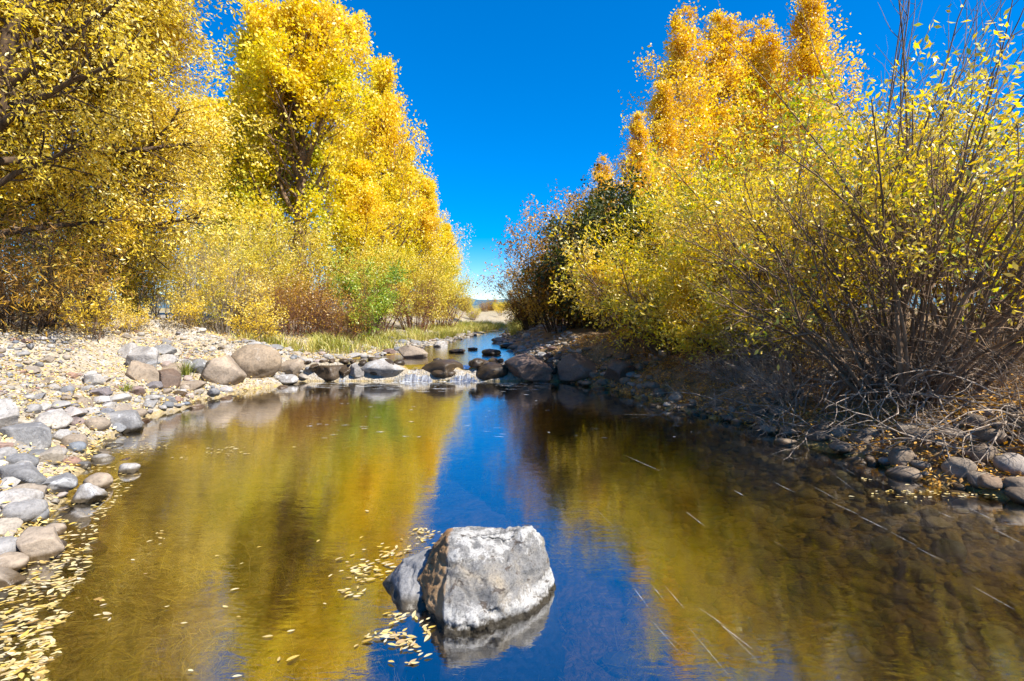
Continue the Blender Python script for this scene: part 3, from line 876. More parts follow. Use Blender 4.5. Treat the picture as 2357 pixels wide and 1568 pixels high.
def scatter_stones(seed, n, xr, yr, cond, size, mat, single, name, label, group, stuff_name, stuff_label, flat=(0.45, 0.75), angular=0.25, sink=0.3, marks=None, word='stone'):
    r = rgen(seed)
    x = r.uniform(*xr, n)
    y = yr[0] + (yr[1] - yr[0]) * r.random(n) ** 1.35
    d = shore_sd(x, y)
    z = terrain(x, y)
    ok = cond(x, y, d) & in_frame(x, y, z)
    x, y, z, d = x[ok], y[ok], z[ok], d[ok]
    s = size(r, x, y, d)
    o = np.argsort(-s)
    x, y, z, s = x[o], y[o], z[o], s[o]
    k = dart(list(zip(x, y)), s)
    x, y, z, s = x[k], y[k], z[k], s[k]
    app = s / y
    order = np.argsort(-app)
    np_ = len(PROTO)
    which = np.where(r.random(len(x)) < angular, r.integers(7, np_, len(x)), r.integers(0, 7, len(x)))
    sc = np.stack([s * r.uniform(0.85, 1.25, len(x)), s * r.uniform(0.7, 1.0, len(x)), s * r.uniform(*flat, len(x))], -1)
    rz = r.uniform(0, 6.28, len(x))
    tl = r.normal(0, 0.18, (len(x), 2))
    meshes = {}
    labs = {}
    if marks:
        o_ = order[:single]
        lb = mark_labels(x[o_], y[o_], z[o_], app[o_], marks, word)
        labs = {int(o_[q]): t_ for q, t_ in lb.items()}
    for j in order[:single]:
        wk = int(which[j])
        if wk not in meshes:
            meshes[wk] = mesh_from(name, PROTO[wk][0], PROTO[wk][1], True)
        ob = link(name, meshes[wk], mat, loc=(x[j], y[j], z[j] + sc[j, 2] * (1 - 2 * sink) * 0.9))
        ob.scale = sc[j]
        ob.rotation_euler = (tl[j, 0], tl[j, 1], rz[j])
        tag(ob, labs.get(int(j), label), 'stone', group)
    rest = order[single:]
    vs, fs, tn, base = [], [], [], 0
    for j in rest:
        v, f = PROTO_LO[which[j]]
        c, sn = math.cos(rz[j]), math.sin(rz[j])
        q = v * sc[j]
        q = np.stack([q[:, 0] * c - q[:, 1] * sn, q[:, 0] * sn + q[:, 1] * c, q[:, 2] + q[:, 0] * tl[j, 1] * 0.6], -1)
        vs.append(q + np.array([x[j], y[j], z[j] + sc[j, 2] * (1 - 2 * sink) * 0.9]))
        fs.append(f + base)
        base += len(v)
        tn.append(np.full(len(f), r.random()))
    if vs:
        me = mesh_from(stuff_name, np.concatenate(vs), np.concatenate(fs), True, {'tone': np.concatenate(tn)})
        tag(link(stuff_name, me, mat), stuff_label, 'stones', kind='stuff')
    return len(x)


def size_left(r, x, y, d):
    b = r.lognormal(-3.35, 0.5, len(x))
    return np.clip(b * np.where(d < 0.8, 1.35, 0.85), 0.014, 0.13)


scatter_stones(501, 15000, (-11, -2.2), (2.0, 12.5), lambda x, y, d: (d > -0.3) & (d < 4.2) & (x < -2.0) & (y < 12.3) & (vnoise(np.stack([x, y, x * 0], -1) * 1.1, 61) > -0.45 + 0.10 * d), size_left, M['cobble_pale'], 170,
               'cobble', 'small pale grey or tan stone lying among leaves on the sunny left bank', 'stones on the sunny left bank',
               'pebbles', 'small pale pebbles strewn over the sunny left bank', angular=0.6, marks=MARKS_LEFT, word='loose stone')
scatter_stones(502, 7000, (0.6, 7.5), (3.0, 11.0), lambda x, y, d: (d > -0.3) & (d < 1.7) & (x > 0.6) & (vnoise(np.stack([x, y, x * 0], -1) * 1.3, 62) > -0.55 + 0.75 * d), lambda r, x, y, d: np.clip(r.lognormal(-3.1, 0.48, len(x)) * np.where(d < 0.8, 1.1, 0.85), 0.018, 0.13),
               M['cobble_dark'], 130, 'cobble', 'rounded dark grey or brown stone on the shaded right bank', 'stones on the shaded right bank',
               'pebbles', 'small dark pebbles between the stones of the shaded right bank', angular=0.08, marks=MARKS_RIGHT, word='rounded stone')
scatter_stones(503, 9000, (-3.0, 5.2), (2.0, 8.0), lambda x, y, d: (d < -0.3) & (x > 0.42) & (x > 0.22 * y), lambda r, x, y, d: np.minimum(np.clip(r.lognormal(-3.25, 0.5, len(x)), 0.02, 0.12), np.maximum(0.03, (-0.03 - terrain(x, y)) / 0.95)),
               M['rock_bed'], 140, 'submerged_stone', 'golden brown algae coated stone lying under the clear water', 'stones on the bed of the pool',
               'bed_pebbles', 'small brown stones covering the bed of the pool', angular=0.25, sink=0.42, flat=(0.35, 0.62))
scatter_stones(504, 5000, (-6.5, 1.5), (10.9, 24.0), lambda x, y, d: ((d > -0.35) & (d < 1.5)), lambda r, x, y, d: np.clip(r.lognormal(-3.05, 0.5, len(x)), 0.03, 0.18),
               M['cobble_pale'], 40, 'cobble', 'flat weathered stone at the edge of the stream above the weir', 'stones along the upper stream',
               'pebbles', 'small stones lining the stream above the weir', angular=0.5, flat=(0.3, 0.6), marks=MARKS_UP, word='weathered stone')
scatter_stones(505, 900, (-4.3, 1.0), (WEIR_Y - 0.12, WEIR_Y + 0.5), lambda x, y, d: (d < 0.2) & (np.abs(x + 2.03) > 0.36) & (np.abs(x + 0.98) > 0.24), lambda r, x, y, d: np.clip(r.lognormal(-2.5, 0.35, len(x)), 0.05, 0.16),
               M['rock_wet'], 16, 'weir_stone', 'small dark wet stone packed between the big rocks of the weir', 'stones packed in the weir',
               'weir_pebbles', 'dark wet pebbles filling the weir', angular=0.4, marks=MARKS_WEIR, word='small wet stone')

# ------------------------------------------------------------------ plants
def frame_of(t):
    ref = np.where(np.abs(t[..., 2:3]) < 0.9, np.array([0, 0, 1.0]), np.array([1.0, 0, 0]))
    u = unit(np.cross(t, ref))
    return u, np.cross(t, u)


def tubes(P, R, sides):
    M_, K, _ = P.shape
    t = unit(np.gradient(P, axis=1))
    u, v = frame_of(t)
    a = np.arange(sides) / sides * 2 * math.pi
    ring = P[:, :, None, :] + R[:, :, None, None] * (u[:, :, None, :] * np.cos(a)[:, None] + v[:, :, None, :] * np.sin(a)[:, None])
    idx = np.arange(M_ * K * sides).reshape(M_, K, sides)
    nx = np.roll(idx, -1, axis=2)
    f = np.stack([idx[:, :-1], nx[:, :-1], nx[:, 1:], idx[:, 1:]], -1).reshape(-1, 4)
    return ring.reshape(-1, 3), f


def grow(P, R, n, t0, t1, ang, length, rng, K=4, up=0.0, wob=0.15, rr=0.6, tip=0.3, rmax=None, bias=None, lv=(0.7, 1.25)):
    """n children on each parent polyline; length: function(t, parent index) or number"""
    N, K0, _ = P.shape
    idx = np.repeat(np.arange(N), n)
    m = len(idx)
    j = np.tile(np.arange(n), N)
    t = t0 + (t1 - t0) * ((j + rng.random(m)) / n)
    fpos = t * (K0 - 1)
    i = np.clip(np.floor(fpos).astype(int), 0, K0 - 2)
    fr = (fpos - i)[:, None]
    pos = P[idx, i] * (1 - fr) + P[idx, i + 1] * fr
    rad = R[idx, i] * (1 - fr[:, 0]) + R[idx, i + 1] * fr[:, 0]
    tan = unit(P[idx, i + 1] - P[idx, i])
    u, v = frame_of(tan)
    az = j * 2.399 + rng.random(N)[idx] * 6.28 + rng.normal(0, 0.5, m)
    a = np.radians(rng.uniform(ang[0], ang[1], m))[:, None]
    d = tan * np.cos(a) + (u * np.cos(az)[:, None] + v * np.sin(az)[:, None]) * np.sin(a)
    if bias is not None:
        d = d + np.asarray(bias)
    d = unit(d)
    L = (length(t, idx) if callable(length) else length) * rng.uniform(lv[0], lv[1], m)
    pts = [pos]
    st = (L / (K - 1))[:, None]
    for _ in range(K - 1):
        pts.append(pts[-1] + d * st)
        d = unit(d + np.array([0, 0, up]) + rng.normal(0, wob, (m, 3)))
    r0 = np.minimum(rad * rr, 0.030 * L + 0.002)
    if rmax is not None:
        r0 = np.minimum(r0, rmax)
    RR = r0[:, None] * np.linspace(1, tip, K)[None, :]
    return np.stack(pts, 1), RR, t, idx


def leaf_quads(P, n, rng, size, aspect=0.45, droop=0.0, spread=0.05, t0=0.1, along=0.6, tonef=None, tvar=0.28, tscale=0.7, seed=0, fold=0.18, keep=None):
    N, K, _ = P.shape
    idx = np.repeat(np.arange(N), n)
    m = len(idx)
    t = t0 + (1 - t0) * rng.random(m)
    fpos = t * (K - 1)
    i = np.clip(np.floor(fpos).astype(int), 0, K - 2)
    fr = (fpos - i)[:, None]
    pos = P[idx, i] * (1 - fr) + P[idx, i + 1] * fr + rng.normal(0, spread, (m, 3))
    tan = unit(P[idx, i + 1] - P[idx, i])
    if keep is not None:
        kk = keep(pos, rng)
        pos, tan = pos[kk], tan[kk]
        m = len(pos)
    d = unit(tan * along + unit(rng.normal(0, 1, (m, 3))) + np.array([0, 0, -droop]))
    sd = unit(np.cross(d, unit(rng.normal(0, 1, (m, 3)))))
    nn = np.cross(d, sd)
    ln = rng.uniform(size[0], size[1], m)[:, None]
    wd = ln * aspect * 0.5
    mid = pos + d * ln * 0.45
    V = np.stack([pos, mid + sd * wd + nn * wd * fold * 2, pos + d * ln, mid - sd * wd + nn * wd * fold * 2], 1)
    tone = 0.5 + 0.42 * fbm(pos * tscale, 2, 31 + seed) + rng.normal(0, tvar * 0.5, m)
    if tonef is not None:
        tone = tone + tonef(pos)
    F = np.arange(m * 4).reshape(m, 4)
    return V.reshape(-1, 3), F, np.clip(tone, 0.0, 1.0)


def gaps(scale, thr, seed, soft=0.1):
    """leaves grow in clumps: drop those that fall in the open spaces between limbs"""
    return lambda q, g: fbm(q * scale, 2, seed) > thr + g.normal(0, soft, len(q))


class Plant:
    """collects wood tubes and leaves about a base at the origin, then links them as thing > trunk, crown"""

    def __init__(self):
        self.wood, self.lv, self.lf, self.lt, self.n = [], [], [], [], 0

    def add_wood(self, P, R, sides):
        self.wood.append(tubes(P, R, sides))

    def add_leaves(self, *a, **k):
        v, f, t = leaf_quads(*a, **k)
        self.lv.append(v)
        self.lf.append(f + self.n)
        self.lt.append(t)
        self.n += len(v)

    def build(self, name, label, cat, loc, bark, leaf, group=None, wood_name='trunk', crown_name='crown', rz=0.0, scale=1.0, sxy=1.0):
        e = bpy.data.objects.new(name, None)
        COL.objects.link(e)
        e.empty_display_size = 0.2
        e.location = loc
        e.rotation_euler = (0, 0, rz)
        e.scale = (scale * sxy, scale * sxy, scale)
        tag(e, label, cat, group)
        v, f = merge(self.wood)
        link(wood_name, mesh_from(wood_name, v, f, True), bark, e)
        if self.lv:
            me = mesh_from(crown_name, np.concatenate(self.lv), np.concatenate(self.lf), False, {'tone': np.concatenate(self.lt)})
            link(crown_name, me, leaf, e)
        return e


def copy_plant(e, label, loc, rz=0.0, scale=1.0, sz=None):
    c = e.copy()
    COL.objects.link(c)
    c.location = loc
    c.rotation_euler = (0, 0, rz)
    c.scale = (scale, scale, sz or scale)
    c['label'] = label
    for ch in e.children:
        k = ch.copy()
        COL.objects.link(k)
        k.parent = c
    return c


def trunk_line(rng, H, K=9, lean=(0, 0), wob=0.03, r0=0.2, tip=0.12, curve=None):
    t = np.linspace(0, 1, K)
    x = lean[0] * t + np.cumsum(rng.normal(0, wob, K)) * H * 0.12
    y = lean[1] * t + np.cumsum(rng.normal(0, wob, K)) * H * 0.12
    if curve is not None:
        x = x + curve[0] * t ** 2
        y = y + curve[1] * t ** 2
    x -= x[0]
    y -= y[0]
    R = r0 * (1 - (1 - tip) * t ** 0.85)
    R[0] *= 1.3
    return np.stack([x, y, H * t], -1)[None], R[None]


def broad_tree(seed, H, r0, width, c0=0.16, n1=34, n2=11, n3=8, leaves=26, size=(0.07, 0.12), ang=(35, 62), up=0.12, prof=None, lean=(0, 0), curve=None,
               tonef=None, leaders=4, aspect=0.6, droop=0.1, spread=0.10, tw=0.75, wob=0.03, tscale=0.5, tvar=0.3, keep=None, lv=(0.7, 1.25), twigs=True):
    rng = rgen(seed)
    p = Plant()
    T0, R0 = trunk_line(rng, H, 10, lean, wob, r0, 0.10, curve)
    p.add_wood(T0, R0, 10)
    prof = prof or (lambda q: np.sin(math.pi * np.clip(0.14 + 0.80 * q, 0, 1)) ** 0.75)
    if leaders:
        LP, LR, lt, li = grow(T0, R0, leaders, 0.38, 0.7, (18, 32), lambda t, i: H * (1.02 - t) * 0.85, rng, 8, 0.16, 0.07, 0.75, 0.15)
        p.add_wood(LP, LR, 7)
        S1, SR1, _, _ = grow(LP, LR, max(6, n1 // 4), 0.15, 0.98, (30, 60), lambda t, i: width * 0.62 * (1.1 - 0.75 * t), rng, 6, up, 0.12, 0.55)
    P1, R1, t1, i1 = grow(T0, R0, n1, c0, 0.985, ang, lambda t, i: width * prof((t - c0) / (1 - c0)), rng, 7, up, 0.10, 0.55, lv=lv)
    if leaders:
        P1 = np.concatenate([P1, S1[:, :7] if S1.shape[1] >= 7 else np.concatenate([S1, S1[:, -1:] * 2 - S1[:, -2:-1]], 1)])
        R1 = np.concatenate([R1, SR1 if SR1.shape[1] >= 7 else np.concatenate([SR1, SR1[:, -1:] * 0.7], 1)])
    p.add_wood(P1, R1, 5)
    ln1 = np.linalg.norm(P1[:, -1] - P1[:, 0], axis=1)
    P2, R2, t2, i2 = grow(P1, R1, n2, 0.22, 1.0, (28, 62), lambda t, i: np.clip(ln1[i] * 0.42, 0.12, 1.7) * (1.15 - 0.6 * t), rng, 5, up * 0.7, 0.14, 0.6)
    p.add_wood(P2, R2, 3)
    ln2 = np.linalg.norm(P2[:, -1] - P2[:, 0], axis=1)
    P3, R3, t3, i3 = grow(P2, R2, n3, 0.12, 1.0, (25, 70), lambda t, i: tw * np.clip(ln2[i] / 0.6, 0.28, 1.15), rng, 3, up * 0.3 - droop * 0.3, 0.2, 0.6, rmax=0.008)
    if twigs:
        p.add_wood(P3[::2], R3[::2], 3)
    p.add_leaves(P3, leaves, rng, size, aspect, droop, spread, tonef=tonef, tscale=tscale, seed=seed, tvar=tvar, keep=keep)
    return p


def shrub(seed, H, spread, nstem=26, n1=7, n2=6, leaves=14, size=(0.05, 0.08), r0=0.018, lean=(0, 0), arch=-0.02, t_leaf=0.35, aspect=0.32, droop=0.15, jit=0.04, tonef=None,
          base=0.18, twl=0.4, sec=0.35, up=0.05, tscale=1.2, tvar=0.3, wob=0.07, bare=0, tk=2, keep=None):
    """many stems fanning from one base"""
    rng = rgen(seed)
    p = Plant()
    az = np.arange(nstem) * 2.399 + rng.normal(0, 0.4, nstem)
    rad = np.sqrt((np.arange(nstem) + 0.5) / nstem)
    rad = rng.permutation(rad)
    out = rad * spread
    d = np.stack([np.cos(az) * out + lean[0], np.sin(az) * out + lean[1], np.full(nstem, H) * rng.uniform(0.55, 1.12, nstem) * np.sqrt(np.clip(1.08 - 0.45 * rad ** 2, 0.2, 2))], -1)
    L = np.linalg.norm(d, axis=1)
    d = unit(d)
    b = np.stack([np.cos(az) * rad * base, np.sin(az) * rad * base, np.zeros(nstem) - 0.06], -1)
    K = 8
    pts = [b]
    dd = d.copy()
    dd[:, 2] += 0.25
    dd = unit(dd)
    for _ in range(K - 1):
        pts.append(pts[-1] + dd * (L / (K - 1))[:, None])
        dd = unit(dd + np.array([0, 0, arch]) + rng.normal(0, wob, (nstem, 3)) + d * 0.06)
    P0 = np.stack(pts, 1)
    R0 = (r0 * rng.uniform(0.6, 1.3, nstem))[:, None] * np.linspace(1, 0.22, K)[None]
    p.add_wood(P0, R0, 5)
    P1, R1, t1, i1 = grow(P0, R0, n1, t_leaf, 1.0, (18, 50), lambda t, i: L[i] * sec * (1.15 - 0.6 * t), rng, 5, up, 0.10, 0.65)
    p.add_wood(P1, R1, 4)
    P2, R2, t2, i2 = grow(P1, R1, n2, 0.1, 1.0, (20, 60), twl, rng, tk, up, 0.16, 0.7, rmax=0.006)
    p.add_wood(P2, R2, 3)
    if leaves:
        p.add_leaves(P2, leaves, rng, size, aspect, droop, jit, tonef=tonef, tscale=tscale, seed=seed, tvar=tvar, keep=keep)
    if bare:
        B, BR, _, _ = grow(P0, R0, bare, 0.05, 0.5, (40, 100), 0.7, rng, 5, -0.05, 0.28, 0.5, rmax=0.006)
        p.add_wood(B, BR, 3)
    return p


def on_ground(x, y, dz=-0.03):
    return (x, y, T(x, y) + dz)


# ---- left bank trees
pA = broad_tree(1001, 10.0, 0.19, 4.3, 0.14, 36, 13, 9, 24, (0.06, 0.098), (38, 75), 0.02, lean=(0.9, 0.3), curve=(0.8, 0), leaders=3, aspect=0.36, droop=0.5, spread=0.07, tw=0.6,
                prof=lambda q: np.clip(1.1 - 0.85 * q, 0.25, 1.0) * np.clip(0.42 + 2.0 * q, 0, 1), keep=gaps(1.1, -0.55, 41), tscale=0.9, tvar=0.45)
pA.build('cottonwood_tree', 'nearest golden tree at the left edge, drooping leafy branches over the stony bank', 'tree', on_ground(-8.75, 8.1), M['bark_dark'], M['leaf_gold'])
pB = broad_tree(1007, 7.4, 0.20, 2.7, 0.14, 32, 11, 8, 23, (0.065, 0.105), (45, 80), 0.03, lean=(-0.2, 0.2), leaders=3, aspect=0.36, droop=0.4, spread=0.07, tw=0.6,
                prof=lambda q: np.clip(1.1 - 0.65 * q, 0.3, 1.0), keep=gaps(1.1, -0.42, 43), tscale=0.9, tvar=0.45)
eB = pB.build('cottonwood_tree', 'golden tree with a short dark trunk standing on the bank behind the nearest tree', 'tree', on_ground(-8.6, 10.6), M['bark_dark'], M['leaf_gold'])
copy_plant(eB, 'golden tree seen through the nearest one at the far left edge', on_ground(-11.8, 11.5), 3.6, 1.15)
copy_plant(eB, 'golden tree filling the gap between the trunked bank tree and the tall cottonwood', on_ground(-10.6, 14.4), 2.1, 0.9)
pC = broad_tree(1003, 11.3, 0.33, 3.9, 0.12, 56, 9, 7, 19, (0.11, 0.17), (34, 66), 0.17, leaders=4, aspect=0.6, droop=0.05, spread=0.12, tw=0.7, lean=(0.2, 0), wob=0.02,
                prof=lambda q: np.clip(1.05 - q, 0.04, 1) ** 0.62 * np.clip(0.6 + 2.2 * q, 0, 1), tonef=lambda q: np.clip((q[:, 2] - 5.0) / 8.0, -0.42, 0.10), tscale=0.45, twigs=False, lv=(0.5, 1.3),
                keep=lambda q, g: gaps(1.3, -0.15, 45, 0.2)(q, g) & ~((np.abs(q[:, 0] - 0.015 * q[:, 2]) < 0.38) & (q[:, 1] < 0.1) & (q[:, 2] < 8.5) & (g.random(len(q)) < 0.88)) & ~((np.abs(q[:, 0]) < 1.3) & (q[:, 1] < 0.3) & (q[:, 2] > 3.0) & (q[:, 2] < 8.0) & (g.random(len(q)) < 0.30)))
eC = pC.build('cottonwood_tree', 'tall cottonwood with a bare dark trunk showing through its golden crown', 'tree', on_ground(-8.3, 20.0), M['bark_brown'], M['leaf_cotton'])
copy_plant(eC, 'greenish gold tree behind and left of the tall cottonwood', on_ground(-14.2, 25.5), 2.4, 0.9)


def column_tree(seed, H, width, n1=46, leaves=18, size=(0.11, 0.17), r0=0.16, ang=(28, 50), n2=8, n3=7, c0=0.06, up=0.18, pw=0.75, spread=0.12, leaders=3, tonef=None, tscale=0.5, tw=0.7, aspect=0.65, lv=(0.7, 1.25)):
    return broad_tree(seed, H, r0, width, c0, n1, n2, n3, leaves, size, ang, up, prof=lambda q: np.clip((1.06 - q), 0.03, 1) ** pw * np.clip(0.55 + q * 3, 0, 1),
                      leaders=leaders, aspect=aspect, droop=0.02, spread=spread, tonef=tonef, wob=0.015, tscale=tscale, tw=tw, lv=lv, twigs=False, keep=gaps(1.6, -0.14, seed, 0.25))


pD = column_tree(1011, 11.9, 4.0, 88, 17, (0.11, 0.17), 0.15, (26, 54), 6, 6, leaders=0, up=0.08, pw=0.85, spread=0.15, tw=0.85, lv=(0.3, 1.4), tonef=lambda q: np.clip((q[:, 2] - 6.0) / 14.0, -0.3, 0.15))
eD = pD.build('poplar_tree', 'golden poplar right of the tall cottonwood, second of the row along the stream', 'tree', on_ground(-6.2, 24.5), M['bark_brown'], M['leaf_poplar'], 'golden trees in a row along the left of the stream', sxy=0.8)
copy_plant(eD, 'golden poplar with a pointed top near the end of the row along the stream', on_ground(-6.3, 30.0), 1.3, 0.72, 0.82)
copy_plant(eD, 'small last poplar of the row, beside the gap with the far hills', on_ground(-4.6, 36.0), 2.9, 0.52)
copy_plant(eD, 'golden poplar half hidden behind the tall cottonwood', on_ground(-8.6, 27.5), 4.1, 0.85, 0.95)
copy_plant(eD, 'low yellow poplar in front of the row, under the right side of the tall cottonwood', on_ground(-6.6, 22.0), 0.6, 0.62, 0.55)
copy_plant(eD, 'golden poplar left of the tall cottonwood trunk, partly hidden by the bank trees', on_ground(-10.9, 21.0), 2.2, 0.8, 0.78)
copy_plant(eD, 'pale golden poplar low behind the olive bank shrubs', on_ground(-4.7, 28.5), 5.0, 0.62)

# ---- right bank trees
pF = column_tree(1021, 14.7, 4.6, 84, 16, (0.10, 0.16), 0.12, (22, 54), 6, 6, 0.06, 0.06, 0.95, 0.15, 0, tscale=0.6, lv=(0.25, 1.45), tw=0.85)
eF = pF.build('aspen_tree', 'tallest orange gold aspen, rightmost of the row behind the willows', 'tree', on_ground(14.0, 24.0), M['bark_pale'], M['leaf_aspen'], 'orange gold aspens behind the right bank')
pF2 = column_tree(1022, 13.9, 4.2, 80, 16, (0.10, 0.16), 0.11, (22, 54), 6, 6, 0.06, 0.06, 0.95, 0.15, 0, tscale=0.6, lv=(0.25, 1.45), tw=0.85)
eF2 = pF2.build('aspen_tree', 'slender orange gold aspen, leftmost of the tall ones, sky showing beside its top', 'tree', on_ground(8.0, 24.0), M['bark_pale'], M['leaf_aspen'], 'orange gold aspens behind the right bank')
copy_plant(eF, 'orange gold aspen next right of the slender one', on_ground(9.9, 25.0), 1.7, 0.97)
copy_plant(eF2, 'orange gold aspen in the middle of the tall row', on_ground(11.8, 25.5), 2.6, 1.0)
copy_plant(eF2, 'orange gold aspen between the middle one and the tallest', on_ground(12.9, 26.0), 4.4, 1.03)
copy_plant(eF, 'shorter orange gold aspen stepping down left of the slender one', on_ground(5.0, 20.5), 3.3, 0.54)
copy_plant(eF2, 'small golden aspen at the left end of the row above the dark bush', on_ground(3.45, 19.5), 5.1, 0.43)
copy_plant(eF, 'golden aspen behind the dark green bush', on_ground(6.4, 22.0), 0.8, 0.66)

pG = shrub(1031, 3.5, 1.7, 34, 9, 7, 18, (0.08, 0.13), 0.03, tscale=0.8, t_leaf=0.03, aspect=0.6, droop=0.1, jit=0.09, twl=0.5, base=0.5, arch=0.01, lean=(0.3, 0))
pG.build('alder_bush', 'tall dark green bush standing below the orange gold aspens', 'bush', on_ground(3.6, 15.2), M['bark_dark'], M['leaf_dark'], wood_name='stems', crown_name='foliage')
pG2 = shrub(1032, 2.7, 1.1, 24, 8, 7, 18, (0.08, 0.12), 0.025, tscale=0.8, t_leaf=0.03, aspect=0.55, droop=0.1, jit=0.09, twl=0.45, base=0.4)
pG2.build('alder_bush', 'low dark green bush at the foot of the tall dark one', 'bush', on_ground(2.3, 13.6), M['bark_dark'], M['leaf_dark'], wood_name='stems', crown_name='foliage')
pH = shrub(1033, 3.2, 1.5, 36, 9, 6, 10, (0.07, 0.11), 0.02, keep=gaps(1.5, -0.3, 59), wob=0.1, t_leaf=0.04, aspect=0.4, jit=0.06, twl=0.45, base=0.4, bare=2)
eH = pH.build('willow_bush', 'rust brown bush leaning over the stream at the end of the right bank', 'bush', on_ground(1.35, 14.4), M['bark_dark'], M['leaf_rust'], 'rust brown bushes by the upper stream', wood_name='stems', crown_name='foliage')
copy_plant(eH, 'smaller rust brown bush farther up the right side of the stream', on_ground(0.75, 18.6), 2.0, 0.85)
copy_plant(eH, 'rust brown bush with thin bare top behind the leaning one', on_ground(2.3, 17.0), 4.0, 1.1)

willow_tone = lambda q: -0.02 + 0.05 * np.sin(q[:, 0] * 2)
pI = shrub(1041, 3.5, 2.2, 50, 8, 7, 15, (0.065, 0.105), 0.026, lean=(0.0, -0.2), tscale=0.9, t_leaf=0.28, wob=0.1, keep=gaps(1.5, -0.30, 49), aspect=0.36, droop=0.15, jit=0.05, twl=0.42, base=0.55, tonef=willow_tone, tvar=0.4, bare=2)
eI = pI.build('willow_bush', 'large yellow green willow in the middle of the right bank', 'bush', on_ground(4.9, 9.0), M['bark_brown'], M['leaf_willow'], 'yellow green willows on the right bank', wood_name='stems', crown_name='foliage')
pI2 = shrub(1042, 1.95, 1.8, 40, 8, 7, 17, (0.065, 0.105), 0.022, keep=gaps(1.6, -0.22, 57), wob=0.1, lean=(-0.5, -0.2), tscale=0.9, t_leaf=0.18, aspect=0.36, droop=0.15, jit=0.05, twl=0.4, base=0.45, tonef=willow_tone, tvar=0.4, bare=3)
eI2 = pI2.build('willow_bush', 'yellow green willow with branches hanging over the brown boulders of the weir', 'bush', on_ground(3.25, 10.1), M['bark_brown'], M['leaf_willow'], 'yellow green willows on the right bank', wood_name='stems', crown_name='foliage')
copy_plant(eI2, 'low yellow green willow in front of the large one, above the shore stones', on_ground(3.75, 8.1), 2.2, 0.72)
copy_plant(eI, 'yellow green willow behind the many stemmed one near the right edge', on_ground(7.9, 8.6), 1.9, 1.0)
copy_plant(eI, 'pale yellow green willow filling the right edge beyond the stems', on_ground(7.6, 6.2), 3.9, 0.66)
copy_plant(eI2, 'yellow green willow behind the large one, below the aspens', on_ground(6.3, 12.0), 5.0, 1.45)

pJ = shrub(1051, 3.0, 2.15, 84, 7, 6, 9, (0.045, 0.085), 0.022, lean=(0.1, 0.0), tscale=1.3, t_leaf=0.36, keep=lambda q, g: gaps(1.7, -0.12, 47)(q, g) & ~((q[:, 2] < 2.0) & (g.random(len(q)) < 0.45)), aspect=0.42, droop=0.35, jit=0.035, twl=0.36, base=0.42, tvar=0.5, wob=0.14, bare=4, arch=-0.02, tk=3)
rngj = rgen(77)
# roots and bare shoots hanging over the shore belong to this willow
eJ = pJ.build('willow_bush', 'many stemmed willow with exposed roots and bare top twigs at the right edge', 'bush', on_ground(4.4, 5.75), M['bark_brown'], M['leaf_willow_near'], wood_name='stems', crown_name='foliage')
TP, TR = [], []
for k in range(26):
    a = rngj.uniform(0, 6.28)
    b = np.array([math.cos(a) * 0.25, math.sin(a) * 0.25, 1.2])
    d = unit(np.array([0.35 + rngj.normal(0, 0.30), 0.05 + rngj.normal(0, 0.22), 1.0]))
    L = rngj.uniform(3.4, 4.7)
    pts = [b]
    for q in range(7):
        pts.append(pts[-1] + d * L / 7)
        d = unit(d + rngj.normal(0, 0.08, 3))
    TP.append(pts)
    TR.append(np.linspace(0.016, 0.003, 8))
TP, TR = np.array(TP), np.array(TR)
TP2, TR2, _, _ = grow(TP, TR, 9, 0.35, 1.0, (18, 45), 0.65, rngj, 5, 0.03, 0.14, 0.7, rmax=0.005)
v, f = merge([tubes(TP, TR, 4), tubes(TP2, TR2, 3)])
link('bare_twigs', mesh_from('bare_twigs', v, f, True), M['bark_brown'], eJ)
RP, RR = [], []
for k in range(26):
    a = rngj.uniform(2.2, 5.6)
    b = np.array([math.cos(a) * rngj.uniform(0.1, 0.4), math.sin(a) * rngj.uniform(0.1, 0.4), rngj.uniform(0.0, 0.25)])
    d = unit(np.array([math.cos(a) - 0.1, math.sin(a) - 0.2, rngj.uniform(-0.1, 0.35)]))
    L = rngj.uniform(0.6, 1.7)
    pts = [b]
    for q in range(9):
        nxt = pts[-1] + d * L / 9
        g = T(nxt[0] + 4.4, nxt[1] + 5.75) - eJ.location.z
        if nxt[2] < g + 0.015:
            nxt[2] = g + 0.015
        pts.append(nxt)
        d = unit(d + rngj.normal(0, 0.32, 3) + np.array([0, 0, -0.16]))
    RP.append(pts)
    RR.append(np.linspace(rngj.uniform(0.006, 0.018), 0.003, 10))
v, f = tubes(np.array(RP), np.array(RR), 6)
link('roots', mesh_from('roots', v, f, True), M['dead_wood'], eJ)

# low bare brush along the top of the right bank
pK = shrub(1071, 0.7, 1.0, 26, 6, 5, 0, r0=0.010, t_leaf=0.05, base=0.35, twl=0.3, arch=-0.05, wob=0.14, bare=4, sec=0.5)
eK = pK.build('bare_bush', 'low tangle of bare grey brown twigs below the many stemmed willow', 'bush', on_ground(3.7, 6.5), M['dead_wood'], None, 'bare twig tangles on the right bank', wood_name='stems')
for lb_, x_, y_, r_, sc_ in (('low tangle of bare twigs under the large willow in mid bank', 3.4, 7.7, 1.0, 0.7),
                             ('low tangle of bare twigs at the right edge beside the exposed roots', 5.3, 5.3, 3.0, 1.0), ('tall tangle of bare twigs between the large willow and the many stemmed one', 4.35, 7.3, 4.0, 1.4),
                             ('tangle of bare twigs behind the exposed roots', 4.9, 6.3, 0.5, 1.3)):
    copy_plant(eK, lb_, on_ground(x_, y_), r_, sc_)

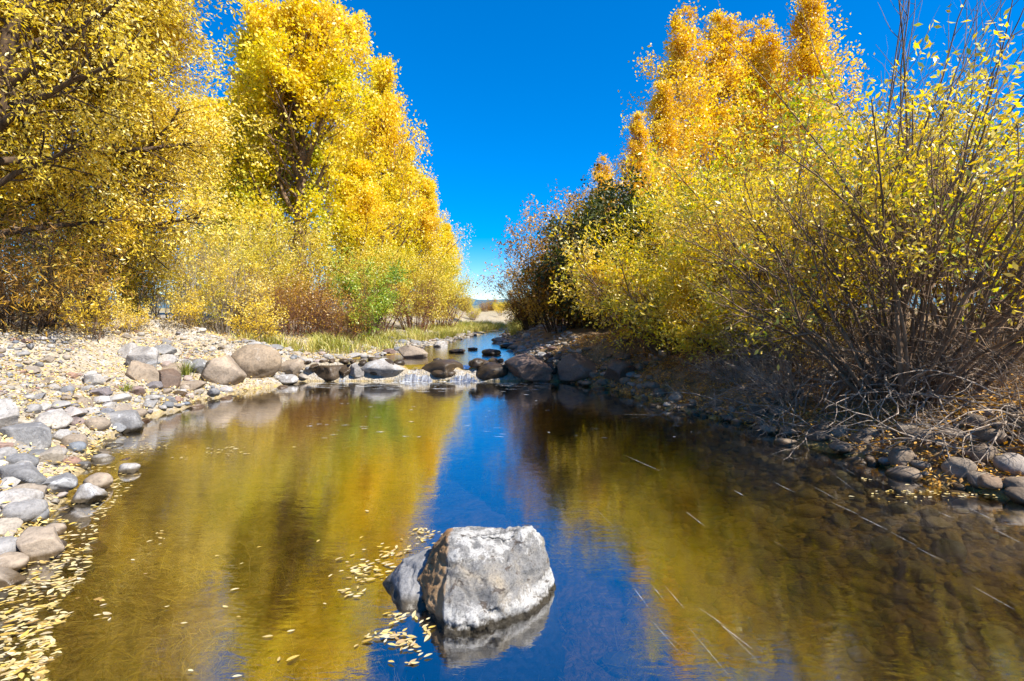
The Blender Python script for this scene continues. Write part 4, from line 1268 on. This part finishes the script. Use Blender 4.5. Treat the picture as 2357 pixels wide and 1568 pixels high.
# ---- bare dead branches lying on and hanging over the right bank
rngd = rgen(88)
dead = []
for k in range(64):
    x, y, z = gp(rngd.uniform(1450, 2350), rngd.uniform(900, 1060))
    if k < 14:
        x, y, z = gp(rngd.uniform(2150, 2357), rngd.uniform(880, 1050))
    if z < 0.02:
        continue
    a = rngd.uniform(2.4, 5.2)
    d = unit(np.array([math.cos(a), math.sin(a) * 0.8, rngd.uniform(-0.1, 0.5)]))
    L = rngd.uniform(0.5, 1.3)
    pts = [np.array([0.0, 0, 0.04])]
    for q in range(8):
        nxt = pts[-1] + d * L / 8
        g = max(T(nxt[0] + x, nxt[1] + y), -0.02) - z
        nxt[2] = max(nxt[2], g + 0.02)
        pts.append(nxt)
        d = unit(d + rngd.normal(0, 0.16, 3) + np.array([0, 0, -0.05]))
    P0 = np.array([pts])
    R0 = np.linspace(rngd.uniform(0.006, 0.013), 0.002, 9)[None]
    P1, R1, _, _ = grow(P0, R0, 6, 0.2, 0.95, (25, 65), 0.34, rngd, 5, 0.03, 0.2, 0.7)
    P2, R2, _, _ = grow(P1, R1, 3, 0.2, 0.95, (25, 60), 0.15, rngd, 3, 0.0, 0.2, 0.7)
    v, f = merge([tubes(P0, R0, 5), tubes(P1, R1, 4), tubes(P2, R2, 3)])
    ob = tag(link('dead_branch', mesh_from('dead_branch', v, f, True), M['dead_wood'], loc=(x, y, z)), 'bare grey dead branch tangled on the shaded right bank', 'branch', 'dead branches on the right bank')
    dead.append((ob, x, y, z, L / y))
_d = np.array([q[1:] for q in dead])
for q_, t_ in mark_labels(_d[:, 0], _d[:, 1], _d[:, 2], _d[:, 3], MARKS_RIGHT, 'bare grey branch').items():
    dead[q_][0]['label'] = t_

# ---- left bank shrubs
pS = shrub(1061, 2.3, 1.15, 34, 7, 6, 13, (0.05, 0.085), 0.016, keep=gaps(2.0, -0.12, 51), wob=0.1, tscale=1.0, t_leaf=0.2, aspect=0.3, jit=0.04, base=0.4, twl=0.3)
eS = pS.build('willow_bush', 'pale green and yellow willow shrub on top of the left bank', 'bush', on_ground(-7.3, 13.0), M['bark_grey'], M['leaf_pale'], 'pale shrubs on the left bank', wood_name='stems', crown_name='foliage')
copy_plant(eS, 'pale yellow shrub left of the green willow shrub, below the golden tree', on_ground(-8.9, 13.2), 2.0, 1.0)
copy_plant(eS, 'pale shrub behind the reddish bare bush', on_ground(-8.3, 15.6), 4.0, 1.25)
copy_plant(eS, 'tall pale yellow shrub between the two trunks on the left bank', on_ground(-9.7, 12.2), 5.0, 1.35)
copy_plant(eS, 'pale yellow shrub behind the dark rusty bush at the left', on_ground(-10.2, 10.6), 0.7, 1.2)
copy_plant(eS, 'tall pale shrub under the lowest limbs of the tall cottonwood', on_ground(-8.9, 17.8), 2.9, 1.5)
pS2 = shrub(1062, 1.25, 0.5, 13, 5, 4, 8, (0.045, 0.07), 0.008, t_leaf=0.15, aspect=0.35, jit=0.03, base=0.15, twl=0.2)
eS2 = pS2.build('young_willow', 'small bright yellow bush behind the round boulder', 'bush', on_ground(-5.9, 12.0), M['bark_brown'], M['leaf_gold'], 'small yellow bushes on the left bank', wood_name='stems', crown_name='foliage')
copy_plant(eS2, 'small yellow sapling on the open leaf strewn slope', on_ground(-6.9, 10.9), 2.0, 0.75)
copy_plant(eS2, 'tiny yellow sapling above the white angular rocks', on_ground(-7.6, 10.2), 4.0, 0.6)
copy_plant(eS2, 'yellow green bush at the foot of the short dark trunk', on_ground(-7.25, 8.9), 1.0, 0.95)
pS3 = shrub(1063, 1.9, 0.9, 44, 7, 6, 2, (0.05, 0.08), 0.011, t_leaf=0.12, aspect=0.35, jit=0.05, base=0.5, twl=0.35, bare=3)
eS3 = pS3.build('bare_bush', 'nearly bare reddish brown bush above the ledge of the weir', 'bush', on_ground(-6.1, 14.6), M['twig_red'], M['leaf_rust'], 'brown bare bushes on the left bank', wood_name='stems', crown_name='foliage')
copy_plant(eS3, 'brown twiggy bush between the reddish bush and the green shrub', on_ground(-5.1, 15.0), 1.1, 0.9)
copy_plant(eS3, 'brown twiggy bush behind the small bright yellow bush', on_ground(-6.9, 13.9), 2.7, 0.8)
pS4 = shrub(1064, 2.4, 0.95, 26, 8, 7, 13, (0.06, 0.09), 0.014, keep=gaps(1.8, -0.1, 53), wob=0.12, t_leaf=0.12, aspect=0.5, jit=0.05, base=0.35, twl=0.32)
eS4 = pS4.build('green_shrub', 'bright green shrub among the golden ones by the upper stream', 'bush', on_ground(-4.55, 16.2), M['bark_brown'], M['leaf_green'], wood_name='stems', crown_name='foliage')
pS5 = shrub(1065, 3.0, 1.35, 40, 7, 6, 11, (0.06, 0.10), 0.017, keep=gaps(1.7, -0.12, 55), wob=0.1, t_leaf=0.2, aspect=0.35, jit=0.06, base=0.45, twl=0.4, bare=2)
eS5 = pS5.build('willow_bush', 'olive brown willow bush at the stream below the poplars', 'bush', on_ground(-3.9, 20.5), M['twig_red'], M['leaf_pale'], 'olive bushes below the poplars', wood_name='stems', crown_name='foliage')
copy_plant(eS5, 'olive brown willow bush ending the left bank beside the far gap', on_ground(-3.25, 23.5), 2.2, 0.9)
copy_plant(eS5, 'yellow olive bush right of the bright green shrub', on_ground(-4.9, 18.8), 3.7, 0.95)
copy_plant(eS5, 'yellow olive bush under the trunk of the tall cottonwood', on_ground(-7.3, 17.5), 5.2, 1.0)
copy_plant(eS5, 'pale bush far up the stream in the gap, left one', on_ground(-3.7, 42.0), 1.2, 0.4)
copy_plant(eS5, 'pale bush far up the stream in the gap, right one', on_ground(1.2, 44.0), 0.2, 0.45)
pS6 = shrub(1066, 1.7, 0.55, 22, 7, 6, 9, (0.08, 0.14), 0.018, lean=(0.5, -0.4), t_leaf=0.15, aspect=0.17, droop=0.6, jit=0.06, base=0.5, twl=0.5, arch=-0.06, bare=4, keep=gaps(2.2, -0.05, 60), wob=0.14)
pS6.build('willow_bush', 'dark rusty bush with long hanging dry leaves under the nearest tree', 'bush', on_ground(-8.15, 8.5), M['bark_dark'], M['leaf_brown'], wood_name='stems', crown_name='foliage')

copy_plant(eS5, 'small pale bush on the far sandy flat left of the stream bend', on_ground(-2.5, 33.0), 2.5, 0.3)
copy_plant(eS2, 'low golden bush on the far sandy flat, middle of the gap', on_ground(-0.9, 38.0), 0.5, 0.8)
copy_plant(eS2, 'low golden bush beyond the stream bend, beside the rust brown bush', on_ground(0.5, 36.5), 3.0, 1.0)
copy_plant(eH, 'rust brown bush beyond the stream bend', on_ground(2.6, 32.0), 5.2, 0.7)
copy_plant(eS3, 'grey brown bare bush far off in the gap', on_ground(-2.6, 48.0), 1.0, 0.55)
# distant bushes and trees closing the gap
rngf = rgen(99)
far_spots = [(-14, 60, 1.7), (-9, 66, 1.5), (-5.5, 58, 1.1), (-1.5, 70, 1.2), (1.5, 62, 1.0), (4.5, 66, 1.3), (8, 60, 1.5), (13, 64, 1.8), (-3.5, 90, 1.5), (0.5, 95, 1.6), (5, 92, 1.5)]
far_lab = ['golden brown bush far upstream, at the left end of the distant thicket', 'golden bush far upstream, second from the left in the distant thicket', 'golden bush far upstream just inside the left of the gap',
           'low golden bush far upstream in the middle of the gap', 'small golden bush far upstream, right of the gap middle', 'golden bush far upstream behind the rust brown bushes', 'wide golden bush far upstream behind the right bank',
           'wide golden bush far upstream at the right end of the thicket', 'most distant golden bush under the hills, left one', 'most distant golden bush under the hills, middle one', 'most distant golden bush under the hills, right one']
for (x, y, sc), lb in zip(far_spots, far_lab):
    copy_plant(eI2 if rngf.random() < 0.5 else eH, lb, on_ground(x, y), rngf.uniform(0, 6), sc * 0.5)

# ------------------------------------------------------------------ grass, litter, floating leaves, weed, foam
def blades(seed, xs, ys, zs, n, h, w, spread, rng=None):
    r = rgen(seed)
    m = len(xs) * n
    cx, cy_, cz = np.repeat(xs, n), np.repeat(ys, n), np.repeat(zs, n)
    a = r.uniform(0, 6.28, m)
    rr = np.abs(r.normal(0, spread, m))
    b = np.stack([cx + np.cos(a) * rr, cy_ + np.sin(a) * rr, cz], -1)
    hh = r.uniform(h[0], h[1], m)
    lean = np.stack([np.cos(a), np.sin(a), np.zeros(m)], -1) * (hh * r.uniform(0.2, 0.9, m))[:, None]
    sd = np.stack([-np.sin(a + r.normal(0, 1, m)), np.cos(a), np.zeros(m)], -1) * w
    mid = b + lean * 0.35 + np.array([0, 0, 1.0]) * (hh * 0.62)[:, None]
    tip = b + lean + np.array([0, 0, 1.0]) * (hh * 0.92)[:, None]
    V = np.stack([b - sd, b + sd, mid + sd * 0.8, mid - sd * 0.8, tip + sd * 0.15, tip - sd * 0.15], 1).reshape(-1, 3)
    i = np.arange(m)[:, None] * 6
    F = np.concatenate([i + np.array([0, 1, 2, 3]), i + np.array([3, 2, 4, 5])])
    tn = np.clip(r.normal(0.55, 0.2, m) + 0.25 * vnoise(b * 1.3, 4), 0, 1)
    return V, F, np.concatenate([tn, tn])


r = rgen(301)
n = 5200
x = r.uniform(-8, 2.0, n)
y = r.uniform(11.4, 32, n)
d = shore_sd(x, y)
cx = np.interp(y, _cyl, _cxl)
ok = (d > 0.35) & (d < 2.0) & (x < cx) & (vnoise(np.stack([x, y, x * 0], -1) * 0.9, 2) > -0.25)
ok |= (d > 0.3) & (d < 1.5) & (x > cx) & (y > 19)
x, y = x[ok], y[ok]
V, F, tn = blades(302, x, y, terrain(x, y), 15, (0.12, 0.42), 0.008, 0.09)
tag(link('grass', mesh_from('grass', V, F, False, {'tone': tn}), M['grass']), 'pale yellow green grass along the upper stream', 'grass', kind='stuff')
for (gpx, gpy, lab) in ((425, 868, 'green grass tuft between the pale rocks of the left bank'), (290, 902, 'tiny green tuft below the tilted tan slab')):
    x, y, z = gp(gpx, gpy)
    V, F, tn = blades(310 + gpx, np.zeros(1), np.zeros(1), np.zeros(1), 150 if gpx > 400 else 60, (0.12, 0.32) if gpx > 400 else (0.06, 0.14), 0.005, 0.05)
    tag(link('grass_tuft', mesh_from('grass_tuft', V, F, False, {'tone': tn * 0.5}), M['grass'], loc=(x, y, z)), lab, 'grass')


def litter(seed, n, xr, yr, cond, size, mat, name, label, lift=0.006, tilt=0.35, tm=0.55):
    r = rgen(seed)
    x = r.uniform(*xr, n)
    y = yr[0] + (yr[1] - yr[0]) * r.random(n) ** 1.5
    z = terrain(x, y)
    ok = cond(x, y, shore_sd(x, y)) & in_frame(x, y, z)
    x, y, z = x[ok], y[ok], z[ok]
    m = len(x)
    a = r.uniform(0, 6.28, m)
    d = np.stack([np.cos(a), np.sin(a), r.normal(0, tilt, m)], -1)
    s = np.stack([-np.sin(a), np.cos(a), r.normal(0, tilt, m)], -1)
    ln = r.uniform(*size, m)[:, None]
    c = np.stack([x, y, np.maximum(z, 0.0) + lift + r.random(m) ** 2 * 0.06], -1)
    V = np.stack([c - d * ln / 2, c + s * ln * 0.22, c + d * ln / 2, c - s * ln * 0.22 + np.array([0, 0, 0.004])], 1).reshape(-1, 3)
    tn = np.clip(r.normal(tm, 0.22, m), 0, 1)
    tag(link(name, mesh_from(name, V, np.arange(m * 4).reshape(m, 4), False, {'tone': tn}), mat), label, 'leaves', kind='stuff')


litter(401, 80000, (-12, -2.0), (2.0, 15), lambda x, y, d: (d > 0.0) & (x < -1.8), (0.025, 0.06), M['leaf_straw'], 'leaf_litter', 'straw yellow fallen leaves covering the left bank')
litter(402, 70000, (0.8, 8), (3.2, 12), lambda x, y, d: (d > 0.0) & (x > 0.8), (0.03, 0.06), M['leaf_orange'], 'leaf_litter', 'orange brown fallen leaves between the stones of the right bank')


def leaf_mesh(seed):
    r = rgen(seed)
    K = 6
    t = np.linspace(0, 1, K)
    wd = np.sin(math.pi * t ** 0.85) ** 0.9 * 0.19
    wd[0] = wd[-1] = 0.008
    cu = r.uniform(-0.05, 0.16)
    bend = r.uniform(-0.15, 0.15)
    z = cu * (t - 0.5) ** 2 * 2
    y = bend * (t - 0.5) ** 2
    c = np.stack([t - 0.5, y, z], -1)
    up = r.uniform(0.0, 0.25)
    Lf = c + np.stack([t * 0, wd, wd * up], -1)
    Rt = c + np.stack([t * 0, -wd, wd * up], -1)
    V = np.stack([Lf, c, Rt], 1).reshape(-1, 3)
    F = []
    for k in range(K - 1):
        F.append([k * 3, k * 3 + 1, k * 3 + 4, k * 3 + 3])
        F.append([k * 3 + 1, k * 3 + 2, k * 3 + 5, k * 3 + 4])
    return V, np.array(F)


LEAF = [leaf_mesh(700 + k) for k in range(7)]


def in_poly(px, py, poly):
    ins = np.zeros(px.shape, bool)
    a = np.array(poly, float)
    for (ax, ay), (bx, by) in zip(a, np.roll(a, -1, 0)):
        c = (ay > py) != (by > py)
        xi = (bx - ax) * (py - ay) / (by - ay if by != ay else 1e-9) + ax
        ins ^= c & (px < xi)
    return ins


rl = rgen(777)
MAT_POLY = [(0, 1250), (60, 1230), (140, 1150), (180, 1100), (120, 1050), (170, 1010), (330, 1000), (400, 1025), (330, 1045), (150, 1060), (260, 1075), (330, 1090), (300, 1130), (270, 1150), (235, 1200), (215, 1250), (205, 1300), (195, 1335),
            (150, 1372), (128, 1395), (170, 1415), (140, 1440), (110, 1470), (150, 1500), (105, 1530), (110, 1568), (0, 1568)]
fx = rl.uniform(0, 420, 9000)
fy = rl.uniform(1000, 1585, 9000)
keep = in_poly(fx, np.minimum(fy, 1567), MAT_POLY) & (rl.random(9000) < np.clip(0.22 + (fy - 1000) / 560 * 0.34, 0, 1) * (0.45 + 0.55 * (vnoise(np.stack([fx * 0.02, fy * 0.05, fx * 0], -1), 9) > -0.2)))
fx, fy = fx[keep], fy[keep]
clusters = [(355, 1030, 45, 8, 26), (415, 1056, 16, 4, 8), (520, 1040, 45, 12, 30), (360, 1232, 22, 14, 7), (215, 1385, 30, 8, 6), (240, 1425, 14, 10, 4),
            (845, 1315, 55, 26, 58), (905, 1275, 36, 14, 26), (960, 1240, 40, 16, 24), (975, 1222, 26, 10, 12), (812, 1368, 30, 12, 12), (905, 1470, 45, 16, 34), (925, 1425, 30, 12, 18), (950, 1500, 30, 22, 16), (985, 1450, 14, 24, 8),
            (600, 905, 130, 5, 60), (480, 922, 60, 5, 30), (1990, 1104, 14, 4, 5), (1830, 940, 40, 6, 5), (2100, 1140, 100, 14, 40), (2230, 1140, 90, 10, 30)]
for cxp, cyp, sx_, sy_, nn in clusters:
    fx = np.append(fx, rl.normal(cxp, sx_ * 0.6, nn))
    fy = np.append(fy, cyp + rl.normal(0, sy_ * 0.6, nn))
fx = np.append(fx, rl.uniform(150, 900, 26))
fy = np.append(fy, rl.uniform(1000, 1560, 26))
yy = CAM_H * FPX / (fy * S - HZ)
xx = (fx * S - 512) / FPX * yy
sz = np.clip(rl.lognormal(-3.38, 0.28, len(xx)), 0.016, 0.06)
order = np.argsort(-(sz / yy))
meshes = {}
rest = []
nsingle = 0
for j in order:
    tz = T(xx[j], yy[j]) if yy[j] < 3.0 or xx[j] < -2 else 0
    zz = max(0.004, tz + 0.004) + rl.random() * 0.006
    az = rl.normal(0.35, 0.5) if rl.random() < 0.75 else rl.uniform(0, 6.28)
    fl = -1.0 if rl.random() < 0.5 else 1.0
    if nsingle < 300:
        nsingle += 1
        k = int(rl.integers(0, 7))
        if k not in meshes:
            meshes[k] = mesh_from('floating_leaf', *LEAF[k], True)
        o = link('floating_leaf', meshes[k], M['float_leaf'], loc=(xx[j], yy[j], zz))
        o.scale = (sz[j], sz[j], sz[j])
        o.rotation_euler = (rl.normal(0, 0.12), rl.normal(0, 0.1), az)
        if fx[j] < 700:
            tag(o, 'pale yellow willow leaf in the floating mat along the near left shore', 'leaf', 'leaves floating at the left shore')
        else:
            tag(o, 'pale yellow leaf floating beside the large lone boulder', 'leaf', 'leaves floating by the boulder')
    else:
        v, f = LEAF[int(rl.integers(0, 7))]
        c, s_ = math.cos(az), math.sin(az)
        q = v * sz[j]
        rest.append((np.stack([q[:, 0] * c - q[:, 1] * s_ + xx[j], q[:, 0] * s_ + q[:, 1] * c + yy[j], q[:, 2] + zz], -1), f))
v, f = merge(rest)
tone = np.repeat(rl.random(len(rest)), len(LEAF[0][1]))
tag(link('floating_leaves', mesh_from('floating_leaves', v, f, True, {'tone': tone}), M['float_leaf']), 'small pale leaves drifting on the pool', 'leaves', kind='stuff')

# water weed on the bed of the pool
r = rgen(811)
n = 3000
x = r.uniform(-3.2, 0.9, n)
y = 1.9 + 5.5 * r.random(n) ** 1.6
d = shore_sd(x, y)
ok = (d < -0.22) & (vnoise(np.stack([x, y, x * 0], -1) * 1.7, 12) > -0.15) & (x < 0.25 * y + 0.2)
x, y = x[ok], y[ok]
z = terrain(x, y)
per = 10
P0 = np.repeat(np.stack([x, y, z], -1), per, 0) + r.normal(0, 0.05, (len(x) * per, 3)) * np.array([1, 1, 0.2])
m = len(P0)
dirw = unit(np.array([0.25, -0.8, 0.5]) + r.normal(0, 0.55, (m, 3)))
dirw[:, 2] = np.abs(dirw[:, 2])
L = r.uniform(0.05, 0.2, m)
pts = [P0]
for q in range(3):
    nx_ = pts[-1] + dirw * (L / 3)[:, None]
    nx_[:, 2] = np.minimum(nx_[:, 2], -0.05)
    pts.append(nx_)
    dirw = unit(dirw + r.normal(0, 0.3, (m, 3)) + np.array([0.05, -0.15, -0.12]))
P = np.stack(pts, 1)
sd = unit(np.cross(np.gradient(P, axis=1), r.normal(0, 1, (m, 1, 3)))) * (r.uniform(0.0011, 0.0032, m)[:, None, None]) * np.linspace(1, 0.4, 4)[None, :, None]
V = np.stack([P - sd, P + sd], 2).reshape(-1, 3)
i = (np.arange(m)[:, None] * 8 + np.arange(3)[None, :] * 2).ravel()[:, None]
F = i + np.array([0, 1, 3, 2])
tn = np.repeat(np.clip(0.5 + 0.4 * vnoise(P0 * 1.8, 3) + r.normal(0, 0.15, m), 0, 1), 3)
tag(link('water_weed', mesh_from('water_weed', V, F, False, {'tone': tn}), M['weed']), 'golden brown trailing water weed on the bed of the pool', 'weed', kind='stuff')

# foam: thin drifting lines on the pool and a white seam under the falls
r = rgen(821)
vs, fs, tn, base = [], [], [], 0


def foam_line(a, b, wid, tone, K=7):
    global base
    t = np.linspace(0, 1, K)
    c = np.outer(1 - t, a) + np.outer(t, b)
    dr = unit(np.array(b) - np.array(a))
    nrm = np.array([-dr[1], dr[0]])
    ww = wid * np.sin(math.pi * (0.06 + 0.88 * t)) * r.uniform(0.5, 1.2, K)
    c = c + nrm * (r.normal(0, wid * 0.25, K))[:, None]
    A, B = c + nrm * ww[:, None], c - nrm * ww[:, None]
    v = np.stack([np.c_[A, np.full(K, 0.0045)], np.c_[B, np.full(K, 0.0045)]], 1).reshape(-1, 3)
    vs.append(v)
    for k in range(K - 1):
        fs.append([base + 2 * k, base + 2 * k + 1, base + 2 * k + 3, base + 2 * k + 2])
        tn.append(tone)
    base += 2 * K


def wp(px, py):
    yv = CAM_H * FPX / (py * S - HZ)
    return np.array([(px * S - 512) / FPX * yv, yv])


for (x0, y0, x1, y1, wv) in ((1915, 1158, 1975, 1185, 3), (1975, 1188, 2045, 1222, 3.4), (2050, 1226, 2110, 1258, 2.6), (2110, 1262, 2165, 1290, 3), (1660, 1440, 1732, 1496, 4.5), (1580, 1180, 1622, 1212, 3.4), (1440, 1050, 1520, 1085, 2.5),
                             (1690, 1130, 1712, 1142, 4), (1780, 1110, 1830, 1135, 3), (2240, 1352, 2335, 1405, 3), (1530, 1350, 1575, 1402, 2.4), (1500, 1348, 1530, 1385, 2), (1600, 1395, 1680, 1450, 2), (1580, 1440, 1680, 1560, 1.6), (1455, 1350, 1500, 1410, 2.4),
                             (1500, 1430, 1560, 1500, 2.2), (1640, 1420, 1760, 1540, 1.6), (1870, 1120, 1925, 1150, 2), (2230, 1170, 2290, 1200, 3), (2160, 1180, 2200, 1196, 2.6), (2280, 1215, 2357, 1255, 2.4)):
    foam_line(wp(x0, y0), wp(x1, y1), wv * 0.0002 * wp(x0, y0)[1], 0.42)
for k in range(24):
    px0 = r.uniform(1230, 2350)
    py0 = r.uniform(920, 1560)
    if px0 < 1250 + (py0 - 920) * 0.45 or py0 < 905 + max(0, px0 - 1450) * 0.27:
        continue
    ang_ = math.radians(np.interp(px0, [1300, 1600, 2350], [46, 36, 26]) + r.normal(0, 4))
    ln = r.uniform(10, 75)
    p0, p1 = wp(px0, py0), wp(px0 + ln * math.cos(ang_), py0 + ln * math.sin(ang_))
    if shore_sd(*p0) > -0.05 or shore_sd(*p1) > -0.05:
        continue
    foam_line(p0, p1, r.uniform(0.5, 1.4) * 0.0003 * p0[1], r.uniform(0.08, 0.3))
for k in range(120):
    c = wp(r.uniform(700, 1250), 881 + abs(r.normal(0, 9)))
    ln = r.uniform(0.05, 0.35)
    foam_line(c, c + np.array([ln, r.normal(0, 0.03)]), r.uniform(0.006, 0.02), r.uniform(0.15, 0.6))
for gx_, gw in GAPS[:2]:
    for k in range(26):
        c = np.array([gx_ + r.normal(0, gw * 1.4), WEIR_Y - 0.3 - abs(r.normal(0, 0.10))])
        foam_line(c, c + np.array([r.uniform(0.05, 0.2), r.normal(0, 0.03)]), r.uniform(0.012, 0.035), r.uniform(0.4, 0.9))
for k in range(70):
    c = wp(r.uniform(700, 1700), r.uniform(890, 1010))
    if shore_sd(*c) < -0.2:
        foam_line(c, c + np.array([r.uniform(0.03, 0.12), r.normal(0, 0.02)]), r.uniform(0.004, 0.009), r.uniform(0.3, 0.8))
tag(link('foam', mesh_from('foam', np.concatenate(vs), np.array(fs), False, {'tone': np.array(tn)}), M['foam']), 'thin white foam lines drifting on the pool and under the weir', 'foam', kind='stuff')
